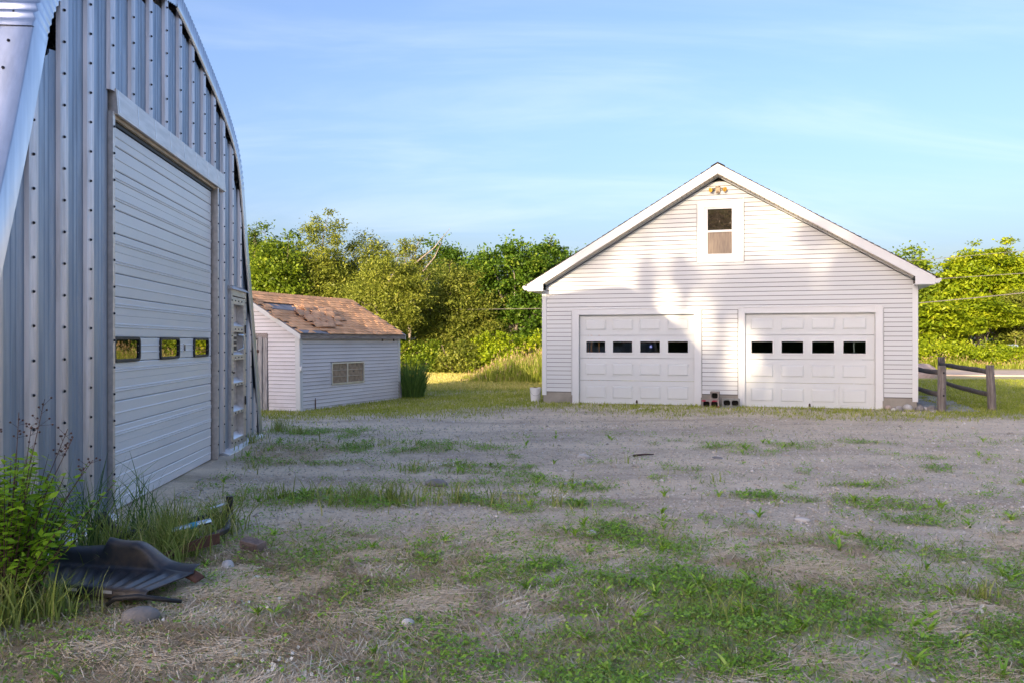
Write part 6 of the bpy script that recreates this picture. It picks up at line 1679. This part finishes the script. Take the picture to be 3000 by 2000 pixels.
tag(np_mesh("gravel", V, F, LM['gravel'], None, face_attr={'rnd': np.repeat(rng.random(n), 8)}), "loose grey gravel over the yard", None, None, 'stuff')

# taller grass in strips and tufts
rng = np.random.default_rng(301)
def blob(n, cx, cy, rx, ry): 
    a = rng.uniform(0, 2 * np.pi, n); r = np.abs(rng.normal(0, .62, n)); return cx + np.cos(a) * r * rx, cy + np.sin(a) * r * ry
xs, ys = zip(*[blob(m, *q) for m, q in ((520, (-1.25, 8.75, 1.3, .55)), (150, (-.55, 8.6, .5, .3)), (200, (.35, 8.45, .6, .35)), (300, (-.95, 10.95, .6, .35)), (160, (-2.4, 8.9, .5, .15)), (330, (-2.1, 13.4, 1.8, 1.1)), (90, (.22, 11.1, .12, .08)), (60, (1.56, 11.4, .14, .08)), (80, (.62, 9.6, .2, .1)), (60, (2.28, 9.9, .14, .08)), (90, (-3.6, 12.4, .5, 1.0)), (60, (-3.3, 10.9, .4, .5)), (120, (1.3, 5.1, .3, .2)), (60, (2.95, 5.35, .1, .1)), (70, (3.5, 4.5, .1, .1)), (60, (1.22, 6.95, .1, .06)))])
x, y = np.concatenate(xs), np.concatenate(ys); k = rng.random(len(x)) < .04 + 1.3 * sstep(.44, .62, fbm(x, y, .22, 61, 3)); x, y = x[k], y[k]; n = len(x)
o = long_blades("tall_grass_tufts", x, y, rng.uniform(.04, .27, n) * np.where(y < 9.2, 1.0, .62) * (.55 + .8 * fbm(x, y, .3, 62, 2)), rng.uniform(.004, .008, n) * (1 + y / 14), rng.uniform(.1, .7, n), rng, LM['grass'], None, rng.random(n)); tag(o, "knee high grass stems in strips across the yard", None, None, 'stuff')
# clump round the scrap frame and along the hut wall
def clump(name, label, spec, mat, seed, seeds_=0):
    global rng
    rng = np.random.default_rng(seed)
    cx, cy = spec[0][1], spec[0][2]
    root = empty(name, (cx, cy, gzf(cx, cy)), 0, label, "grass clump")
    xs, ys, hs = [], [], []
    for m, px, py, rx, ry, h0, h1 in spec:
        a, b_ = blob(m, px, py, rx, ry); xs.append(a); ys.append(b_); hs.append(rng.uniform(h0, h1, m))
    x, y, h = map(np.concatenate, (xs, ys, hs)); n = len(x)
    hl, hd = hut_local(x, y); k = hd < -0.06
    x, y, h = x[k], y[k], h[k]; n = len(x)
    o = long_blades("blades", x, y, h, rng.uniform(.005, .011, n), rng.uniform(.1, .75, n), rng, mat, root, rng.random(n)); o.location = (-cx, -cy, -gzf(cx, cy)); o['kind'] = 'stuff'
    return root
clump("tall_grass_clump", "tall green grass growing up through the scrap frame", [(420, -2.72, 6.75, .33, .5, .2, .45), (460, -2.58, 6.4, .25, .28, .15, .36), (150, -2.45, 7.2, .16, .35, .2, .42), (120, -2.95, 6.3, .2, .3, .2, .5), (120, -2.62, 5.95, .3, .15, .12, .28)], LM['grass'], 311)
clump("tall_grass_clump", "thin tall grass standing against the hut's ribs by the door", [(150, -3.28, 5.8, .12, .65, .25, .8), (110, -3.2, 6.5, .2, .5, .25, .85), (60, -3.1, 7.1, .2, .4, .2, .6)], LM['reed'], 312)
clump("tall_grass_clump", "pale grass at the foot of the leafy shrub", [(420, -2.95, 4.85, .32, .22, .15, .42), (200, -2.7, 5.0, .2, .15, .1, .3), (160, -2.9, 4.5, .3, .2, .1, .25)], LM['grass'], 313)
clump("tall_grass_clump", "grass strip at the shaded base of the hut's far corner", [(140, -4.1, 13.4, .12, 1.2, .08, .22), (200, -4.2, 15.3, .35, .5, .1, .3), (80, -3.7, 15.0, .3, .3, .08, .2)], LM['grass'], 314)
def reeds():
    rng = np.random.default_rng(321); n = 1300; cx, cy = -3.02, 25.8
    root = empty("reed_clump", (cx, cy, gzf(cx, cy)), 0, "dense dark green tall grass clump at the shed's right end", "grass clump")
    a = rng.uniform(0, 2 * np.pi, n); r = np.sqrt(rng.random(n)); x = cx + np.cos(a) * r * .36; y = cy + np.sin(a) * r * .7
    o = long_blades("blades", x, y, rng.uniform(.5, 1.42, n) * (1 - .45 * r ** 2), rng.uniform(.012, .024, n), rng.uniform(.08, .5, n), rng, LM['reed'], root, rng.random(n), None, a + rng.normal(0, .5, n)); o.location = (-cx, -cy, -gzf(cx, cy))
reeds()
def meadow(name, label, fx, fy, hf, n, seed, w=.02, mat='meadow', head=.35):
    rng = np.random.default_rng(seed); x = rng.uniform(*fx, n); y = rng.uniform(*fy, n)
    h = hf(x, y) * rng.uniform(.6, 1.1, n); k = h > .12; x, y, h = x[k], y[k], h[k]; n = len(x)
    o = long_blades(name, x, y, h, np.full(n, w), rng.uniform(.05, .4, n), rng, LM[mat], None, rng.random(n)); tag(o, label, None, None, 'stuff')
    k = rng.random(n) < head; x, y, h = x[k], y[k], h[k] * 1.12; m = len(x)
    xx = x + rng.normal(0, .06, m); yy = y + rng.normal(0, .06, m); z = gz(x, y)
    P = np.stack([xx, yy, z + h], 1); d = unit(np.stack([rng.normal(0, .18, m), rng.normal(0, .18, m), np.ones(m)], 1)); nr = unit(np.cross(d, rng.normal(size=(m, 3)))); s = np.cross(nr, d)
    L, W = .16, w * 1.3
    V = np.stack([P - d * L / 2, P + s * W / 2, P + d * L / 2, P - s * W / 2], 1).reshape(-1, 3)
    o2 = np_mesh(name + "_heads", V, np.arange(4 * m).reshape(m, 4), LM['seed'], None, face_attr={'rnd': rng.random(m)}); tag(o2, "pale seed heads over " + label, None, None, 'stuff')
meadow("meadow_grass", "tall sunlit grass mound left of the garage", (-2.3, 4.0), (32.3, 37.5), lambda x, y: (.34 + .78 * sstep(-1.9, .6, x)) * sstep(32.1, 33.2, y + .35 * np.sin(x * 2)) * sstep(-2.2, -1.5, x + .3 * np.sin(y * 2)) * (0.35 + 1.15 * fbm(x, y, .7, 5, 3)), 9000, 331, head=.2)
meadow("dry_meadow", "strip of dry tan grass before the back trees", (-9.5, 2.0), (43.0, 45.5), lambda x, y: .62 + .2 * np.sin(x * 1.7), 5200, 332, .026, 'meadow', .75)
meadow("roadside_grass", "yellow green grass verge across the road", (18, 40), (47.2, 50.5), lambda x, y: .5 + .2 * np.sin(x * 1.1), 5200, 333, .028, 'meadow', .3)
# clover flowers
rng = np.random.default_rng(341); xs, ys = zip(*[blob(m, *q) for m, q in ((26, (-1.0, 11.0, .45, .3)), (22, (.40, 8.45, .35, .2)), (20, (-1.1, 4.1, .5, .3)), (10, (-1.6, 5.0, .3, .2)), (6, (2.75, 5.0, .06, .03)))])
x, y = np.concatenate(xs), np.concatenate(ys); n = len(x)
P = np.stack([x, y, gz(x, y) + rng.uniform(.05, .11, n)], 1); V, F = leaf_quads(np.repeat(P, 3, 0), unit(rng.normal(size=(3 * n, 3))), np.full(3 * n, .022), np.full(3 * n, .02), rng)
tag(np_mesh("clover_flowers", V, F, LM['petal'], None, face_attr={'rnd': rng.random(3 * n)}), "small white clover flowers in the weeds", None, None, 'stuff')
